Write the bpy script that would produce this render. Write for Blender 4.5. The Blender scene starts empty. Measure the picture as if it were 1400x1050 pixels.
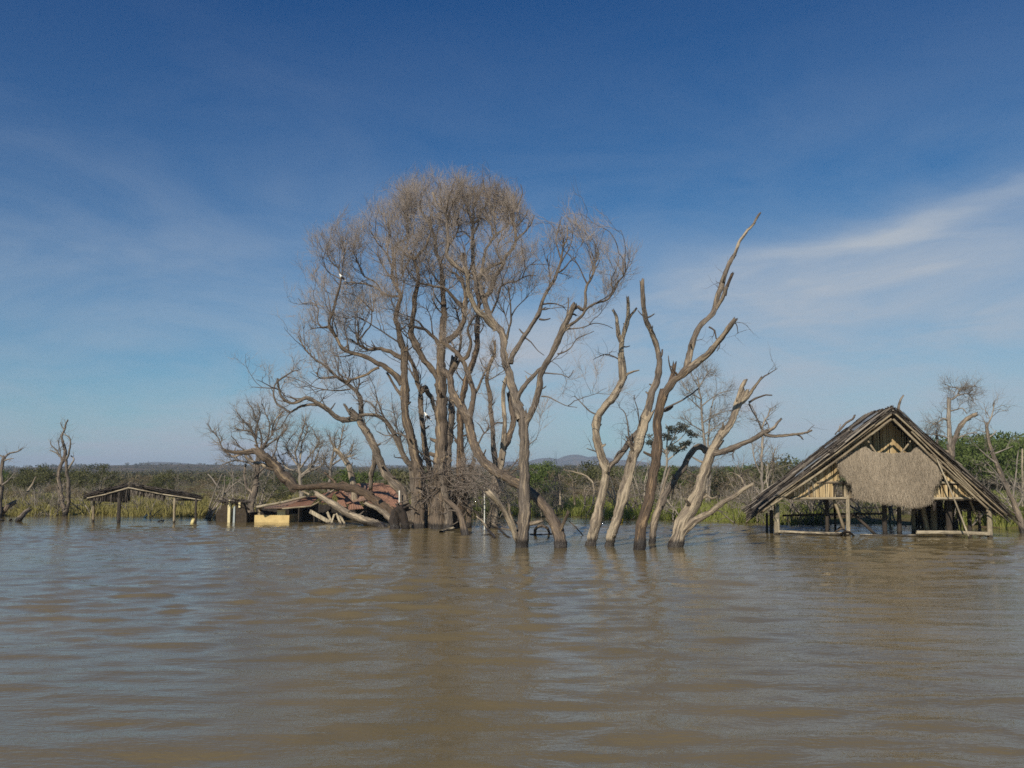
import bpy, bmesh, math, random
import numpy as np
from mathutils import Vector, Matrix

SC = bpy.context.scene
COL = SC.collection
rng = np.random.default_rng(7)
random.seed(7)
PI = math.pi

# ------------------------------------------------------------------ camera
F, CX, CY = 1165.0, 700.0, 525.0          # focal length and centre in photo pixels
HC = 1.9                                   # eye height over the water (standing in a boat)
HORIZON = 652.0
PITCH = math.atan((HORIZON - CY) / F)
cam_d = bpy.data.cameras.new('camera')
cam = bpy.data.objects.new('camera', cam_d)
COL.objects.link(cam)
cam.location = (0, 0, HC)
cam.rotation_euler = (PI / 2 + PITCH, 0, 0)
cam_d.sensor_width = 36.0
cam_d.lens = F / 1400 * 36
cam_d.clip_start = 0.1
cam_d.clip_end = 20000
SC.camera = cam
SC.render.resolution_x, SC.render.resolution_y = 1024, 768
SC.cycles.filter_width = 1.6
SC.cycles.max_bounces = 6
SC.cycles.volume_bounces = 0
SC.cycles.use_denoising = False

# ------------------------------------------------------------------ light
SUN_EL, SUN_AZ = math.radians(35), math.radians(202)     # azimuth clockwise from +Y (view axis): behind, to the left
sd = Vector((math.sin(SUN_AZ) * math.cos(SUN_EL), math.cos(SUN_AZ) * math.cos(SUN_EL), math.sin(SUN_EL)))
sun_d = bpy.data.lights.new('sun', 'SUN')
sun_d.energy = 4.8
sun_d.angle = math.radians(0.5)
sun_d.color = (1.0, 0.9, 0.74)
sun = bpy.data.objects.new('sun', sun_d)
COL.objects.link(sun)
sun.rotation_euler = sd.to_track_quat('Z', 'Y').to_euler()

SC.view_settings.view_transform = 'Standard'
SC.view_settings.look = 'None'
SC.view_settings.exposure = 0.0
SC.view_settings.gamma = 1.0


def ray(px, py):
    a, b = (px - CX) / F, (CY - py) / F
    c, s = math.cos(PITCH), math.sin(PITCH)
    return np.array([a, c - b * s, s + b * c])


def P(px, py, Y):
    """World point seen at photo pixel (px, py), Y metres ahead."""
    d = ray(px, py)
    return np.array([0, 0, HC]) + d * (Y / d[1])


def W(px, py, z=0.0):
    """World point on the level z seen at a photo pixel."""
    d = ray(px, py)
    return np.array([0, 0, HC]) + d * ((z - HC) / d[2])


# ------------------------------------------------------------------ node helpers
class NT:
    def __init__(self, tree):
        self.t = tree
        self.n = tree.nodes
        self.l = tree.links

    def new(self, typ, _out=0, **kw):
        nd = self.n.new(typ)
        for k, v in kw.items():
            if k.startswith('i_'):
                key = k[2:]
                key = int(key) if key.isdigit() else key.replace('_', ' ')
                self.set(nd, key, v)
            else:
                setattr(nd, k, v)
        return nd

    def set(self, nd, key, v):
        sock = nd.inputs[key]
        if isinstance(v, bpy.types.NodeSocket):
            self.l.new(v, sock)
        elif isinstance(v, bpy.types.Node):
            self.l.new(v.outputs[0], sock)
        else:
            if sock.type == 'RGBA' and len(v) == 3:
                v = (*v, 1)
            sock.default_value = v

    def math(self, op, a, b=0.0, c=None, clamp=False):
        nd = self.n.new('ShaderNodeMath')
        nd.operation = op
        nd.use_clamp = clamp
        self.set(nd, 0, a)
        self.set(nd, 1, b)
        if c is not None:
            self.set(nd, 2, c)
        return nd.outputs[0]

    def vmath(self, op, a, b=None, out=0):
        nd = self.n.new('ShaderNodeVectorMath')
        nd.operation = op
        self.set(nd, 0, a)
        if b is not None:
            self.set(nd, 1, b)
        return nd.outputs[out]

    def mix(self, fac, a, b, blend='MIX'):
        nd = self.n.new('ShaderNodeMix')
        nd.data_type = 'RGBA'
        nd.blend_type = blend
        for k, v in ((0, fac), (6, a), (7, b)):
            self.set(nd, k, v)
        return nd.outputs[2]

    def ramp(self, fac, stops):
        nd = self.n.new('ShaderNodeValToRGB')
        cr = nd.color_ramp
        while len(cr.elements) < len(stops):
            cr.elements.new(0.5)
        for e, (p, c) in zip(cr.elements, stops):
            e.position = p
            e.color = (c, c, c, 1) if isinstance(c, (int, float)) else (*c, 1)
        self.set(nd, 0, fac)
        return nd.outputs[0]

    def noise(self, vec, scale, detail=3.0, rough=0.55, dist=0.0):
        nd = self.n.new('ShaderNodeTexNoise')
        if vec is not None:
            self.set(nd, 'Vector', vec)
        nd.inputs['Scale'].default_value = scale
        nd.inputs['Detail'].default_value = detail
        nd.inputs['Roughness'].default_value = rough
        nd.inputs['Distortion'].default_value = dist
        return nd.outputs[0]

    def mapping(self, vec, scale=(1, 1, 1), rot=(0, 0, 0), loc=(0, 0, 0)):
        nd = self.n.new('ShaderNodeMapping')
        self.set(nd, 'Vector', vec)
        nd.inputs['Scale'].default_value = scale
        nd.inputs['Rotation'].default_value = rot
        nd.inputs['Location'].default_value = loc
        return nd.outputs[0]


# ------------------------------------------------------------------ sky
world = bpy.data.worlds.new('World')
SC.world = world
world.use_nodes = True
t = NT(world.node_tree)
t.n.clear()
sky = t.new('ShaderNodeTexSky', sky_type='NISHITA')
sky.sun_disc = False
sky.sun_elevation = SUN_EL
sky.sun_rotation = SUN_AZ
sky.altitude = 900
sky.air_density = 1.0
sky.dust_density = 0.6
sky.ozone_density = 2.0
gen = t.new('ShaderNodeTexCoord').outputs['Generated']
# this camera's deep blue: contrast per channel
sp_ = t.new('ShaderNodeSeparateColor', i_0=sky.outputs[0])
S0 = 0.085
chs = [t.math('MULTIPLY', t.math('POWER', t.math('MULTIPLY', sp_.outputs[i], S0), g_), a_ / S0) for i, (g_, a_) in enumerate(((1.95, 0.58), (1.36, 0.93), (1.03, 0.90)))]
skycol = t.new('ShaderNodeCombineColor', i_0=chs[0], i_1=chs[1], i_2=chs[2]).outputs[0]
# cirrus: a plane of cloud overhead, streaked
sep = t.new('ShaderNodeSeparateXYZ', i_0=gen)
zc = t.math('MAXIMUM', t.math('ADD', sep.outputs[2], 0.06), 0.03)
pl = t.new('ShaderNodeCombineXYZ', i_0=t.math('DIVIDE', sep.outputs[0], zc), i_1=t.math('DIVIDE', sep.outputs[1], zc), i_2=0.0)
d1, d2 = Vector(ray(880, 412)).normalized(), Vector(ray(1335, 285)).normalized()
nrm = d1.cross(d2).normalized()
if nrm.z < 0:
    nrm = -nrm
warp = t.math('MULTIPLY', t.math('SUBTRACT', t.noise(pl, 0.8, 5, 0.6), 0.5), 0.06)
dist = t.math('ADD', t.vmath('DOT_PRODUCT', gen, tuple(nrm), 1), warp)
up_edge = t.math('DIVIDE', dist, 0.024)
dn_edge = t.math('DIVIDE', dist, 0.16)
gsel = t.math('GREATER_THAN', dist, 0.0)
dd = t.math('ADD', t.math('MULTIPLY', up_edge, gsel), t.math('MULTIPLY', dn_edge, t.math('SUBTRACT', 1.0, gsel)))
band = t.math('EXPONENT', t.math('MULTIPLY', t.math('MULTIPLY', dd, dd), -1.0))
along = t.ramp(t.vmath('DOT_PRODUCT', t.vmath('SUBTRACT', gen, tuple(d1)), tuple((d2 - d1).normalized()), 1), [(0.0, 0.85), (0.10, 0.95), (0.30, 1.0), (0.38, 0.75), (0.55, 0.5), (1.0, 0.0)])
alv = t.vmath('DOT_PRODUCT', t.vmath('SUBTRACT', gen, tuple(d1)), tuple((d2 - d1).normalized()), 1)
stv = t.new('ShaderNodeCombineXYZ', i_0=t.math('MULTIPLY', alv, 4.0), i_1=t.math('MULTIPLY', t.math('ADD', dist, t.math('MULTIPLY', alv, 0.12)), 26.0), i_2=0.3)
streak = t.noise(stv, 1.1, 6, 0.6, 0.7)
streakr = t.ramp(streak, [(0.3, 0.4), (0.7, 1.15)])
band = t.math('MULTIPLY', t.math('MULTIPLY', band, along), streakr)
core = t.math('EXPONENT', t.math('MULTIPLY', t.math('POWER', t.math('DIVIDE', dist, 0.011), 2.0), -1.0))
d3 = Vector(ray(1255, 308)).normalized()
cdist = t.vmath('DOT_PRODUCT', t.vmath('SUBTRACT', gen, tuple(d3)), tuple((d2 - d1).normalized()), 1)
core = t.math('MULTIPLY', core, t.math('EXPONENT', t.math('MULTIPLY', t.math('POWER', t.math('DIVIDE', cdist, 0.09), 2.0), -1.0)))
wisp = t.ramp(t.noise(t.mapping(pl, (0.5, 1.3, 1), (0, 0, 0.7)), 0.75, 6, 0.62, 0.6), [(0.44, 0.0), (0.75, 1.0)])
lown = t.ramp(t.noise(t.mapping(gen, (2.2, 2.2, 6.5), (0, 0.25, 0)), 1.5, 5, 0.6, 0.5), [(0.34, 0.5), (0.66, 1.5)])
lowveil = t.math('MULTIPLY', lown, t.ramp(sep.outputs[2], [(0.0, 1.0), (0.08, 1.0), (0.2, 0.66), (0.34, 0.2), (0.5, 0.03), (0.68, 0.0)]))
puff = t.ramp(t.noise(t.mapping(gen, (5, 5, 26)), 1.2, 5, 0.6), [(0.55, 0.0), (0.72, 1.0)])
pufz = t.ramp(sep.outputs[2], [(0.0, 1.0), (0.03, 0.7), (0.075, 0.0)])
cl = t.math('MULTIPLY', band, 0.52)
cl = t.math('ADD', cl, t.math('MULTIPLY', core, 0.34))
cl = t.math('ADD', cl, t.math('MULTIPLY', wisp, 0.014))
cl = t.math('ADD', cl, t.math('MULTIPLY', lowveil, 0.5))
cl = t.math('ADD', cl, t.math('MULTIPLY', t.math('MULTIPLY', puff, pufz), 0.3), clamp=True)
final = t.mix(cl, skycol, (5.0, 5.65, 6.5))
bg = t.new('ShaderNodeBackground', i_Color=final, i_Strength=S0)
out = t.new('ShaderNodeOutputWorld', i_Surface=bg.outputs[0])


# ------------------------------------------------------------------ materials
def mat(name):
    m = bpy.data.materials.new(name)
    m.use_nodes = True
    nt = NT(m.node_tree)
    b = nt.n['Principled BSDF']
    return m, nt, b


def wood(name, dark, mid, pale, peel=0.5, wet=0.22, wetcol=(0.018, 0.013, 0.010), bump=0.9):
    """Weathered wood: fibres along the branch, patches where the bark has come off, a soaked band at the water."""
    m, t, b = mat(name)
    a = t.new('ShaderNodeAttribute', attribute_name='bark').outputs['Vector']
    fib = t.noise(t.mapping(a, (6.5, 6.5, 0.95)), 2.6, 5, 0.7, 0.6)
    big = t.noise(t.mapping(a, (3.6, 3.6, 0.6)), 1.4, 5, 0.65, 0.9)
    fine = t.noise(t.mapping(a, (30, 30, 5)), 4.0, 3, 0.6)
    c = t.mix(t.ramp(fib, [(0.38, 0.0), (0.58, 1.0)]), dark, mid)
    mask = t.ramp(big, [(max(0.02, peel - 0.035), 0.0), (peel + 0.035, 1.0)])
    pc = t.mix(t.ramp(fib, [(0.35, 0.0), (0.65, 1.0)]), tuple(v * 0.5 for v in pale), pale)
    c = t.mix(mask, c, pc)
    c = t.mix(t.math('MULTIPLY', t.ramp(fine, [(0.5, 0.0), (0.75, 1.0)]), 0.35), c, tuple(v * 0.5 for v in dark))
    z = t.new('ShaderNodeSeparateXYZ', i_0=t.new('ShaderNodeNewGeometry').outputs['Position']).outputs[2]
    zz = t.math('ADD', z, t.math('MULTIPLY', t.math('SUBTRACT', fib, 0.5), 0.25))
    wm = t.ramp(t.math('DIVIDE', zz, max(wet, 0.01) * 2), [(0.36, 1.0), (0.56, 0.0)])
    c = t.mix(t.math('MULTIPLY', wm, 0.92), c, wetcol)
    t.set(b, 'Base Color', c)
    t.set(b, 'Roughness', t.math('SUBTRACT', 0.85, t.math('MULTIPLY', wm, 0.4)))
    h = t.math('ADD', fib, t.math('MULTIPLY', mask, -0.25))
    bp = t.new('ShaderNodeBump', i_Strength=bump, i_Distance=0.05, i_Height=h)
    t.set(b, 'Normal', bp.outputs[0])
    return m


M = {}
M['bark_brown'] = wood('bark_brown', (0.050, 0.037, 0.027), (0.180, 0.136, 0.100), (0.42, 0.31, 0.195), 0.575)
M['bark_grey'] = wood('bark_grey', (0.060, 0.048, 0.039), (0.205, 0.166, 0.132), (0.44, 0.35, 0.25), 0.56)
M['bark_pale'] = wood('bark_pale', (0.085, 0.066, 0.050), (0.265, 0.214, 0.162), (0.52, 0.425, 0.305), 0.50)
M['bark_dark'] = wood('bark_dark', (0.038, 0.027, 0.019), (0.135, 0.092, 0.062), (0.36, 0.245, 0.145), 0.585, wet=0.3)
M['bark_soaked'] = wood('bark_soaked', (0.016, 0.012, 0.010), (0.05, 0.036, 0.028), (0.2, 0.15, 0.1), 0.72, wet=0.2)
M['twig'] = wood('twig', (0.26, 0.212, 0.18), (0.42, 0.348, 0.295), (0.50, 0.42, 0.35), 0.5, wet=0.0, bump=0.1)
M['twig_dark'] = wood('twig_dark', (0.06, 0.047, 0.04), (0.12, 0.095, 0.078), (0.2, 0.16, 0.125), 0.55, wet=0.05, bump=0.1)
M['twig_far'] = wood('twig_far', (0.12, 0.105, 0.09), (0.26, 0.225, 0.19), (0.44, 0.38, 0.30), 0.55, wet=0.05, bump=0.1)
M['timber'] = wood('timber', (0.14, 0.11, 0.075), (0.30, 0.235, 0.155), (0.44, 0.36, 0.24), 0.5, wet=0.12)
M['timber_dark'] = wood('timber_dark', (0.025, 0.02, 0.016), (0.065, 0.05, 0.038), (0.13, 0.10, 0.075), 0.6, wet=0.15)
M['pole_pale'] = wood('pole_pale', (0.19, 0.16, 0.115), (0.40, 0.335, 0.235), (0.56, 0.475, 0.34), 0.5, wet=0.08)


def simple(name, col, rough=0.8, noise_s=6.0, var=0.35, bump=0.2, spec=0.3, stretch=(1, 1, 1)):
    m, t, b = mat(name)
    o = t.new('ShaderNodeTexCoord').outputs['Object']
    n1 = t.noise(t.mapping(o, stretch), noise_s, 5, 0.6)
    n2 = t.noise(t.mapping(o, stretch), noise_s * 0.17, 3, 0.6)
    f = t.math('ADD', t.math('MULTIPLY', n1, 0.6), t.math('MULTIPLY', n2, 0.4))
    c = t.mix(t.ramp(f, [(0.33, 0.0), (0.67, 1.0)]), tuple(v * (1 - var) for v in col), tuple(min(1, v * (1 + var * 0.7)) for v in col))
    t.set(b, 'Base Color', c)
    b.inputs['Roughness'].default_value = rough
    b.inputs['Specular IOR Level'].default_value = spec
    bp = t.new('ShaderNodeBump', i_Strength=bump, i_Distance=0.02, i_Height=n1)
    t.set(b, 'Normal', bp.outputs[0])
    return m


def tinted(name, stops, rough=0.75, trans=0.0):
    """Leaves, straw: each piece carries its own tint number."""
    m, t, b = mat(name)
    f = t.new('ShaderNodeAttribute', attribute_name='tint').outputs['Fac']
    c = t.ramp(f, stops)
    t.set(b, 'Base Color', c)
    b.inputs['Roughness'].default_value = rough
    b.inputs['Specular IOR Level'].default_value = 0.2
    if trans:
        tr = t.new('ShaderNodeBsdfTranslucent', i_Color=c)
        mx = t.new('ShaderNodeMixShader', i_0=trans, i_1=b.outputs[0], i_2=tr.outputs[0])
        t.l.new(mx.outputs[0], t.n['Material Output'].inputs['Surface'])
    return m


M['leaf_olive'] = tinted('leaf_olive', [(0.0, (0.060, 0.068, 0.030)), (0.5, (0.14, 0.142, 0.062)), (1.0, (0.23, 0.22, 0.11))], trans=0.4)
M['leaf_green'] = tinted('leaf_green', [(0.0, (0.052, 0.076, 0.022)), (0.5, (0.12, 0.165, 0.046)), (1.0, (0.20, 0.245, 0.078))], trans=0.4)
M['leaf_brown'] = tinted('leaf_brown', [(0.0, (0.085, 0.066, 0.042)), (0.5, (0.18, 0.142, 0.088)), (1.0, (0.28, 0.225, 0.135))], trans=0.2)
M['leaf_grey'] = tinted('leaf_grey', [(0.0, (0.045, 0.052, 0.045)), (1.0, (0.12, 0.13, 0.105))], trans=0.2)
M['grass_dry'] = tinted('grass_dry', [(0.0, (0.16, 0.145, 0.05)), (0.5, (0.30, 0.27, 0.092)), (1.0, (0.42, 0.365, 0.16))], trans=0.3)
M['grass_green'] = tinted('grass_green', [(0.0, (0.12, 0.145, 0.03)), (0.5, (0.22, 0.255, 0.06)), (1.0, (0.33, 0.335, 0.11))], trans=0.3)
M['straw_grey'] = tinted('straw_grey', [(0.0, (0.13, 0.107, 0.082)), (0.5, (0.275, 0.228, 0.172)), (1.0, (0.44, 0.37, 0.285))])
M['reed_gold'] = tinted('reed_gold', [(0.0, (0.19, 0.13, 0.065)), (0.5, (0.39, 0.285, 0.15)), (1.0, (0.58, 0.46, 0.28))])
M['roof_thatch'] = tinted('roof_thatch', [(0.0, (0.030, 0.025, 0.021)), (0.4, (0.115, 0.096, 0.080)), (0.75, (0.21, 0.18, 0.15)), (1.0, (0.36, 0.315, 0.26))], rough=0.7)
M['batten'] = tinted('batten', [(0.0, (0.16, 0.12, 0.08)), (0.5, (0.33, 0.265, 0.18)), (1.0, (0.50, 0.42, 0.30))])
M['cream'] = simple('cream_plaster', (0.62, 0.47, 0.22), 0.9, 5, 0.25)
M['cream_pale'] = simple('pale_plaster', (0.72, 0.62, 0.36), 0.9, 5, 0.2)
M['white'] = simple('white_plastic', (0.75, 0.74, 0.68), 0.5, 5, 0.1)
M['yellow'] = simple('yellow_plastic', (0.75, 0.50, 0.03), 0.45, 8, 0.15)
M['jerry'] = simple('pale_yellow_plastic', (0.66, 0.56, 0.27), 0.5, 8, 0.2)
M['mud_wall'] = simple('dark_mud_wall', (0.060, 0.046, 0.032), 0.95, 7, 0.5, 0.6)
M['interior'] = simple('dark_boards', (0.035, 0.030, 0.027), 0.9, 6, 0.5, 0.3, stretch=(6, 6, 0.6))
M['tin_red'] = simple('rusty_red_tin', (0.30, 0.165, 0.112), 0.7, 2.2, 0.5, 0.3)
M['tin_pale'] = simple('weathered_tin', (0.30, 0.20, 0.15), 0.6, 4, 0.4, 0.3)
M['pale_blue'] = simple('pale_blue_paint', (0.36, 0.40, 0.40), 0.7, 6, 0.3)
M['sheet_grey'] = simple('grey_sheeting', (0.22, 0.235, 0.25), 0.55, 7, 0.3, 0.2)
M['feather_dark'] = simple('dark_feathers', (0.035, 0.025, 0.018), 0.7, 30, 0.4)
M['feather_white'] = simple('white_feathers', (0.8, 0.79, 0.76), 0.7, 30, 0.08)
M['nest'] = simple('dry_nest_grass', (0.20, 0.13, 0.065), 0.95, 40, 0.6, 1.0)


# ------------------------------------------------------------------ objects
def tag(o, label=None, cat=None, group=None, kind=None):
    if label:
        o['label'] = label
    if cat:
        o['category'] = cat
    if group:
        o['group'] = group
    if kind:
        o['kind'] = kind
    return o


def empty(name, loc, label, cat, group=None):
    o = bpy.data.objects.new(name, None)
    o.empty_display_size = 0.2
    COL.objects.link(o)
    o.location = tuple(loc)
    return tag(o, label, cat, group)


class MB:
    """Collects vertices and faces (world coordinates), then links them as one mesh object."""
    def __init__(self):
        self.v, self.f4, self.f3, self.bark, self.tint = [], [], [], [], []
        self.n = 0
        self.cur, self.m4, self.m3 = 0, [], []      # current material slot, slots of the faces

    def add(self, v, f4=None, f3=None, bark=None, tint=None):
        v = np.asarray(v, float).reshape(-1, 3)
        self.v.append(v)
        if f4 is not None and len(f4):
            self.f4.append(np.asarray(f4, np.int64).reshape(-1, 4) + self.n)
            self.m4.append(np.full(len(self.f4[-1]), self.cur, np.int32))
        if f3 is not None and len(f3):
            self.f3.append(np.asarray(f3, np.int64).reshape(-1, 3) + self.n)
            self.m3.append(np.full(len(self.f3[-1]), self.cur, np.int32))
        self.bark.append(np.asarray(bark, float).reshape(-1, 3) if bark is not None else v.copy())
        tt = np.zeros(len(v)) + (0.5 if tint is None else np.asarray(tint, float))
        self.tint.append(tt)
        self.n += len(v)

    def build(self, name, material, parent=None, smooth=True, loc=None):
        v = np.concatenate(self.v)
        off = np.array(loc if loc is not None else (tuple(parent.matrix_world.translation) if False else (0, 0, 0)), float)
        if parent is not None:
            off = np.array(world_loc(parent))
        elif loc is None:
            off = np.zeros(3)
        me = bpy.data.meshes.new(name)
        f4 = np.concatenate(self.f4) if self.f4 else np.zeros((0, 4), np.int64)
        f3 = np.concatenate(self.f3) if self.f3 else np.zeros((0, 3), np.int64)
        me.vertices.add(len(v))
        me.vertices.foreach_set('co', (v - off).astype(np.float32).ravel())
        li = np.concatenate([f4.ravel(), f3.ravel()]).astype(np.int32)
        me.loops.add(len(li))
        me.loops.foreach_set('vertex_index', li)
        st = np.concatenate([np.arange(len(f4)) * 4, len(f4) * 4 + np.arange(len(f3)) * 3]).astype(np.int32)
        me.polygons.add(len(st))
        me.polygons.foreach_set('loop_start', st)
        me.polygons.foreach_set('use_smooth', np.full(len(st), smooth, bool))
        me.polygons.foreach_set('material_index', np.concatenate(self.m4 + self.m3).astype(np.int32))
        me.update(calc_edges=True)
        a = me.attributes.new('bark', 'FLOAT_VECTOR', 'POINT')
        a.data.foreach_set('vector', np.concatenate(self.bark).astype(np.float32).ravel())
        a = me.attributes.new('tint', 'FLOAT', 'POINT')
        a.data.foreach_set('value', np.concatenate(self.tint).astype(np.float32))
        for mt_ in (material if isinstance(material, (list, tuple)) else [material]):
            me.materials.append(mt_)
        o = bpy.data.objects.new(name, me)
        COL.objects.link(o)
        if parent is not None:
            o.parent = parent
        elif loc is not None:
            o.location = tuple(off)
        return o

    # ---- shapes
    def box(self, c, size, R=None, tint=None):
        c = np.asarray(c, float)
        s = np.asarray(size, float) / 2
        k = np.array([[-1, -1, -1], [1, -1, -1], [1, 1, -1], [-1, 1, -1], [-1, -1, 1], [1, -1, 1], [1, 1, 1], [-1, 1, 1]], float) * s
        if R is not None:
            k = k @ np.asarray(R).T
        f = [[0, 3, 2, 1], [4, 5, 6, 7], [0, 1, 5, 4], [1, 2, 6, 5], [2, 3, 7, 6], [3, 0, 4, 7]]
        v = k[np.array(f)].reshape(-1, 3) + c
        self.add(v, np.arange(24).reshape(6, 4), tint=tint)

    def beam(self, a, b, w, h, up=(0, 0, 1), tint=None):
        """A squared timber from a to b."""
        a, b = np.asarray(a, float), np.asarray(b, float)
        z = b - a
        L = np.linalg.norm(z)
        z = z / L
        x = np.cross(np.asarray(up, float), z)
        if np.linalg.norm(x) < 1e-4:
            x = np.cross((1, 0, 0), z)
        x /= np.linalg.norm(x)
        y = np.cross(z, x)
        self.box((a + b) / 2, (w, h, L), np.stack([x, y, z], 1), tint)

    def prism(self, poly, d):
        """poly: list of 3-D points (a flat outline); d: thickness vector."""
        poly = np.asarray(poly, float)
        d = np.asarray(d, float)
        n = len(poly)
        c = poly.mean(0)
        v = np.concatenate([poly, poly + d, [c], [c + d]])
        f3 = [[2 * n, (i + 1) % n, i] for i in range(n)] + [[2 * n + 1, n + i, n + (i + 1) % n] for i in range(n)]
        self.add(v, None, f3)
        side = np.concatenate([poly, poly + d])
        self.add(side, [[i, (i + 1) % n, n + (i + 1) % n, n + i] for i in range(n)])

    def blades(self, base, vec, width, tint, wdir=None):
        """Flat tapering blades: base (n,3), vec (n,3), width (n)."""
        base, vec = np.asarray(base), np.asarray(vec)
        n = len(base)
        if wdir is None:
            r = rng.normal(size=(n, 3))
            wdir = np.cross(vec, r)
        wdir = wdir / (np.linalg.norm(wdir, axis=1, keepdims=True) + 1e-9)
        w = wdir * np.asarray(width).reshape(-1, 1) / 2
        v = np.stack([base - w, base + w, base + vec + w * 0.45, base + vec - w * 0.45], 1)
        self.add(v.reshape(-1, 3), np.arange(4 * n).reshape(n, 4), tint=np.repeat(tint, 4))


def world_loc(o):
    p = Vector((0, 0, 0))
    while o is not None:
        p += o.location
        o = o.parent
    return tuple(p)


def tubes(mb, pts, rad, sides=4, ridge=0.0, cap='point', kb=1.0, tint=None):
    """pts (n,k,3), rad (n,k): n round limbs swept along their polylines."""
    pts = np.asarray(pts, float)
    rad = np.asarray(rad, float)
    if pts.ndim == 2:
        pts, rad = pts[None], rad[None]
    n, k, _ = pts.shape
    tan = np.gradient(pts, axis=1)
    tan /= np.linalg.norm(tan, axis=2, keepdims=True) + 1e-12
    ref = np.where(np.abs(tan[:, 0, 2:3]) < 0.9, np.array([[0, 0, 1.0]]), np.array([[1.0, 0, 0]]))
    u = np.cross(tan[:, 0], ref)
    u /= np.linalg.norm(u, axis=1, keepdims=True) + 1e-12
    U = np.zeros_like(pts)
    for i in range(k):
        u = u - (u * tan[:, i]).sum(1, keepdims=True) * tan[:, i]
        u /= np.linalg.norm(u, axis=1, keepdims=True) + 1e-12
        U[:, i] = u
    V = np.cross(tan, U)
    th = np.arange(sides) * 2 * PI / sides
    seg = np.linalg.norm(np.diff(pts, axis=1), axis=2)
    s = np.concatenate([np.zeros((n, 1)), np.cumsum(seg, 1)], 1)
    mul = np.ones((n, k, sides))
    if ridge:
        for m_, a_ in ((2, 0.5), (3, 0.45), (5, 0.4), (7, 0.3)):
            ph = rng.uniform(0, 6.28, (n, 1, 1))
            tw = rng.uniform(-1.2, 1.2, (n, 1, 1))
            am = 0.6 + 0.4 * np.sin(s[:, :, None] * rng.uniform(1, 4) + rng.uniform(0, 6))
            mul += ridge * a_ * am * np.sin(m_ * th[None, None] + ph + tw * s[:, :, None])
        mul *= 1 + ridge * 0.5 * np.interp(np.arange(k), np.arange(k), rng.normal(size=k))[None, :, None] * 0.5
    R = rad[:, :, None] * mul
    v = pts[:, :, None] + R[..., None] * (np.cos(th)[None, None, :, None] * U[:, :, None] + np.sin(th)[None, None, :, None] * V[:, :, None])
    if cap == 'jag':
        jag = rng.uniform(-0.4, 2.2, (n, sides)) * rad[:, -1:]
        v[:, -1] += jag[..., None] * tan[:, -1][:, None]
    bark = np.zeros((n, k, sides, 3))
    o = rng.uniform(0, 50, (n, 1, 1))
    rb = np.maximum(rad[:, :1, None], 0.02) * kb
    bark[..., 0] = np.cos(th)[None, None] * rb + o
    bark[..., 1] = np.sin(th)[None, None] * rb + o * 0.7
    bark[..., 2] = s[:, :, None] + o * 1.3
    idx = np.arange(n * k * sides).reshape(n, k, sides)
    a = idx[:, :-1]
    b = idx[:, 1:]
    f4 = np.stack([a, np.roll(a, -1, 2), np.roll(b, -1, 2), b], -1).reshape(-1, 4)
    vv = v.reshape(-1, 3)
    bb = bark.reshape(-1, 3)
    if sides > 4 or cap == 'jag':
        tipc = pts[:, -1] + (tan[:, -1] * rad[:, -1:] * (-0.3 if cap == 'jag' else 0.6))
        vv = np.concatenate([vv, tipc])
        bb = np.concatenate([bb, bark[:, -1].mean(1)])
        ti = n * k * sides + np.arange(n)
        last = idx[:, -1]
        f3 = np.stack([last, np.roll(last, -1, 1), np.repeat(ti[:, None], sides, 1)], -1).reshape(-1, 3)
    else:
        f3 = None
    tt = None
    if tint is not None:
        tt = np.asarray(tint)
    mb.add(vv, f4, f3, bark=bb, tint=tt)


def smooth_line(p, step, jitter=0.0):
    """Catmull-Rom through p (k,d) resampled about every step (measured on the first three columns)."""
    p = np.asarray(p, float)
    if len(p) == 2:
        p = np.stack([p[0], (p[0] + p[1]) / 2, p[1]])
    q = np.concatenate([[2 * p[0] - p[1]], p, [2 * p[-1] - p[-2]]])
    outp = []
    for i in range(1, len(q) - 2):
        L = np.linalg.norm(q[i + 1, :3] - q[i, :3])
        m = max(2, int(math.ceil(L / step)))
        tt = (np.arange(m) / m)[:, None]
        a, b, c, d = q[i - 1], q[i], q[i + 1], q[i + 2]
        outp.append(0.5 * ((2 * b) + (-a + c) * tt + (2 * a - 5 * b + 4 * c - d) * tt ** 2 + (-a + 3 * b - 3 * c + d) * tt ** 3))
    outp.append(q[-2][None])
    r = np.concatenate(outp)
    if jitter:
        nz = rng.normal(size=(len(r), 3)) * jitter
        nz[0] = 0
        nz = (nz + np.roll(nz, 1, 0) + np.roll(nz, -1, 0)) / 2
        r[:, :3] += nz
    return r


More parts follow.
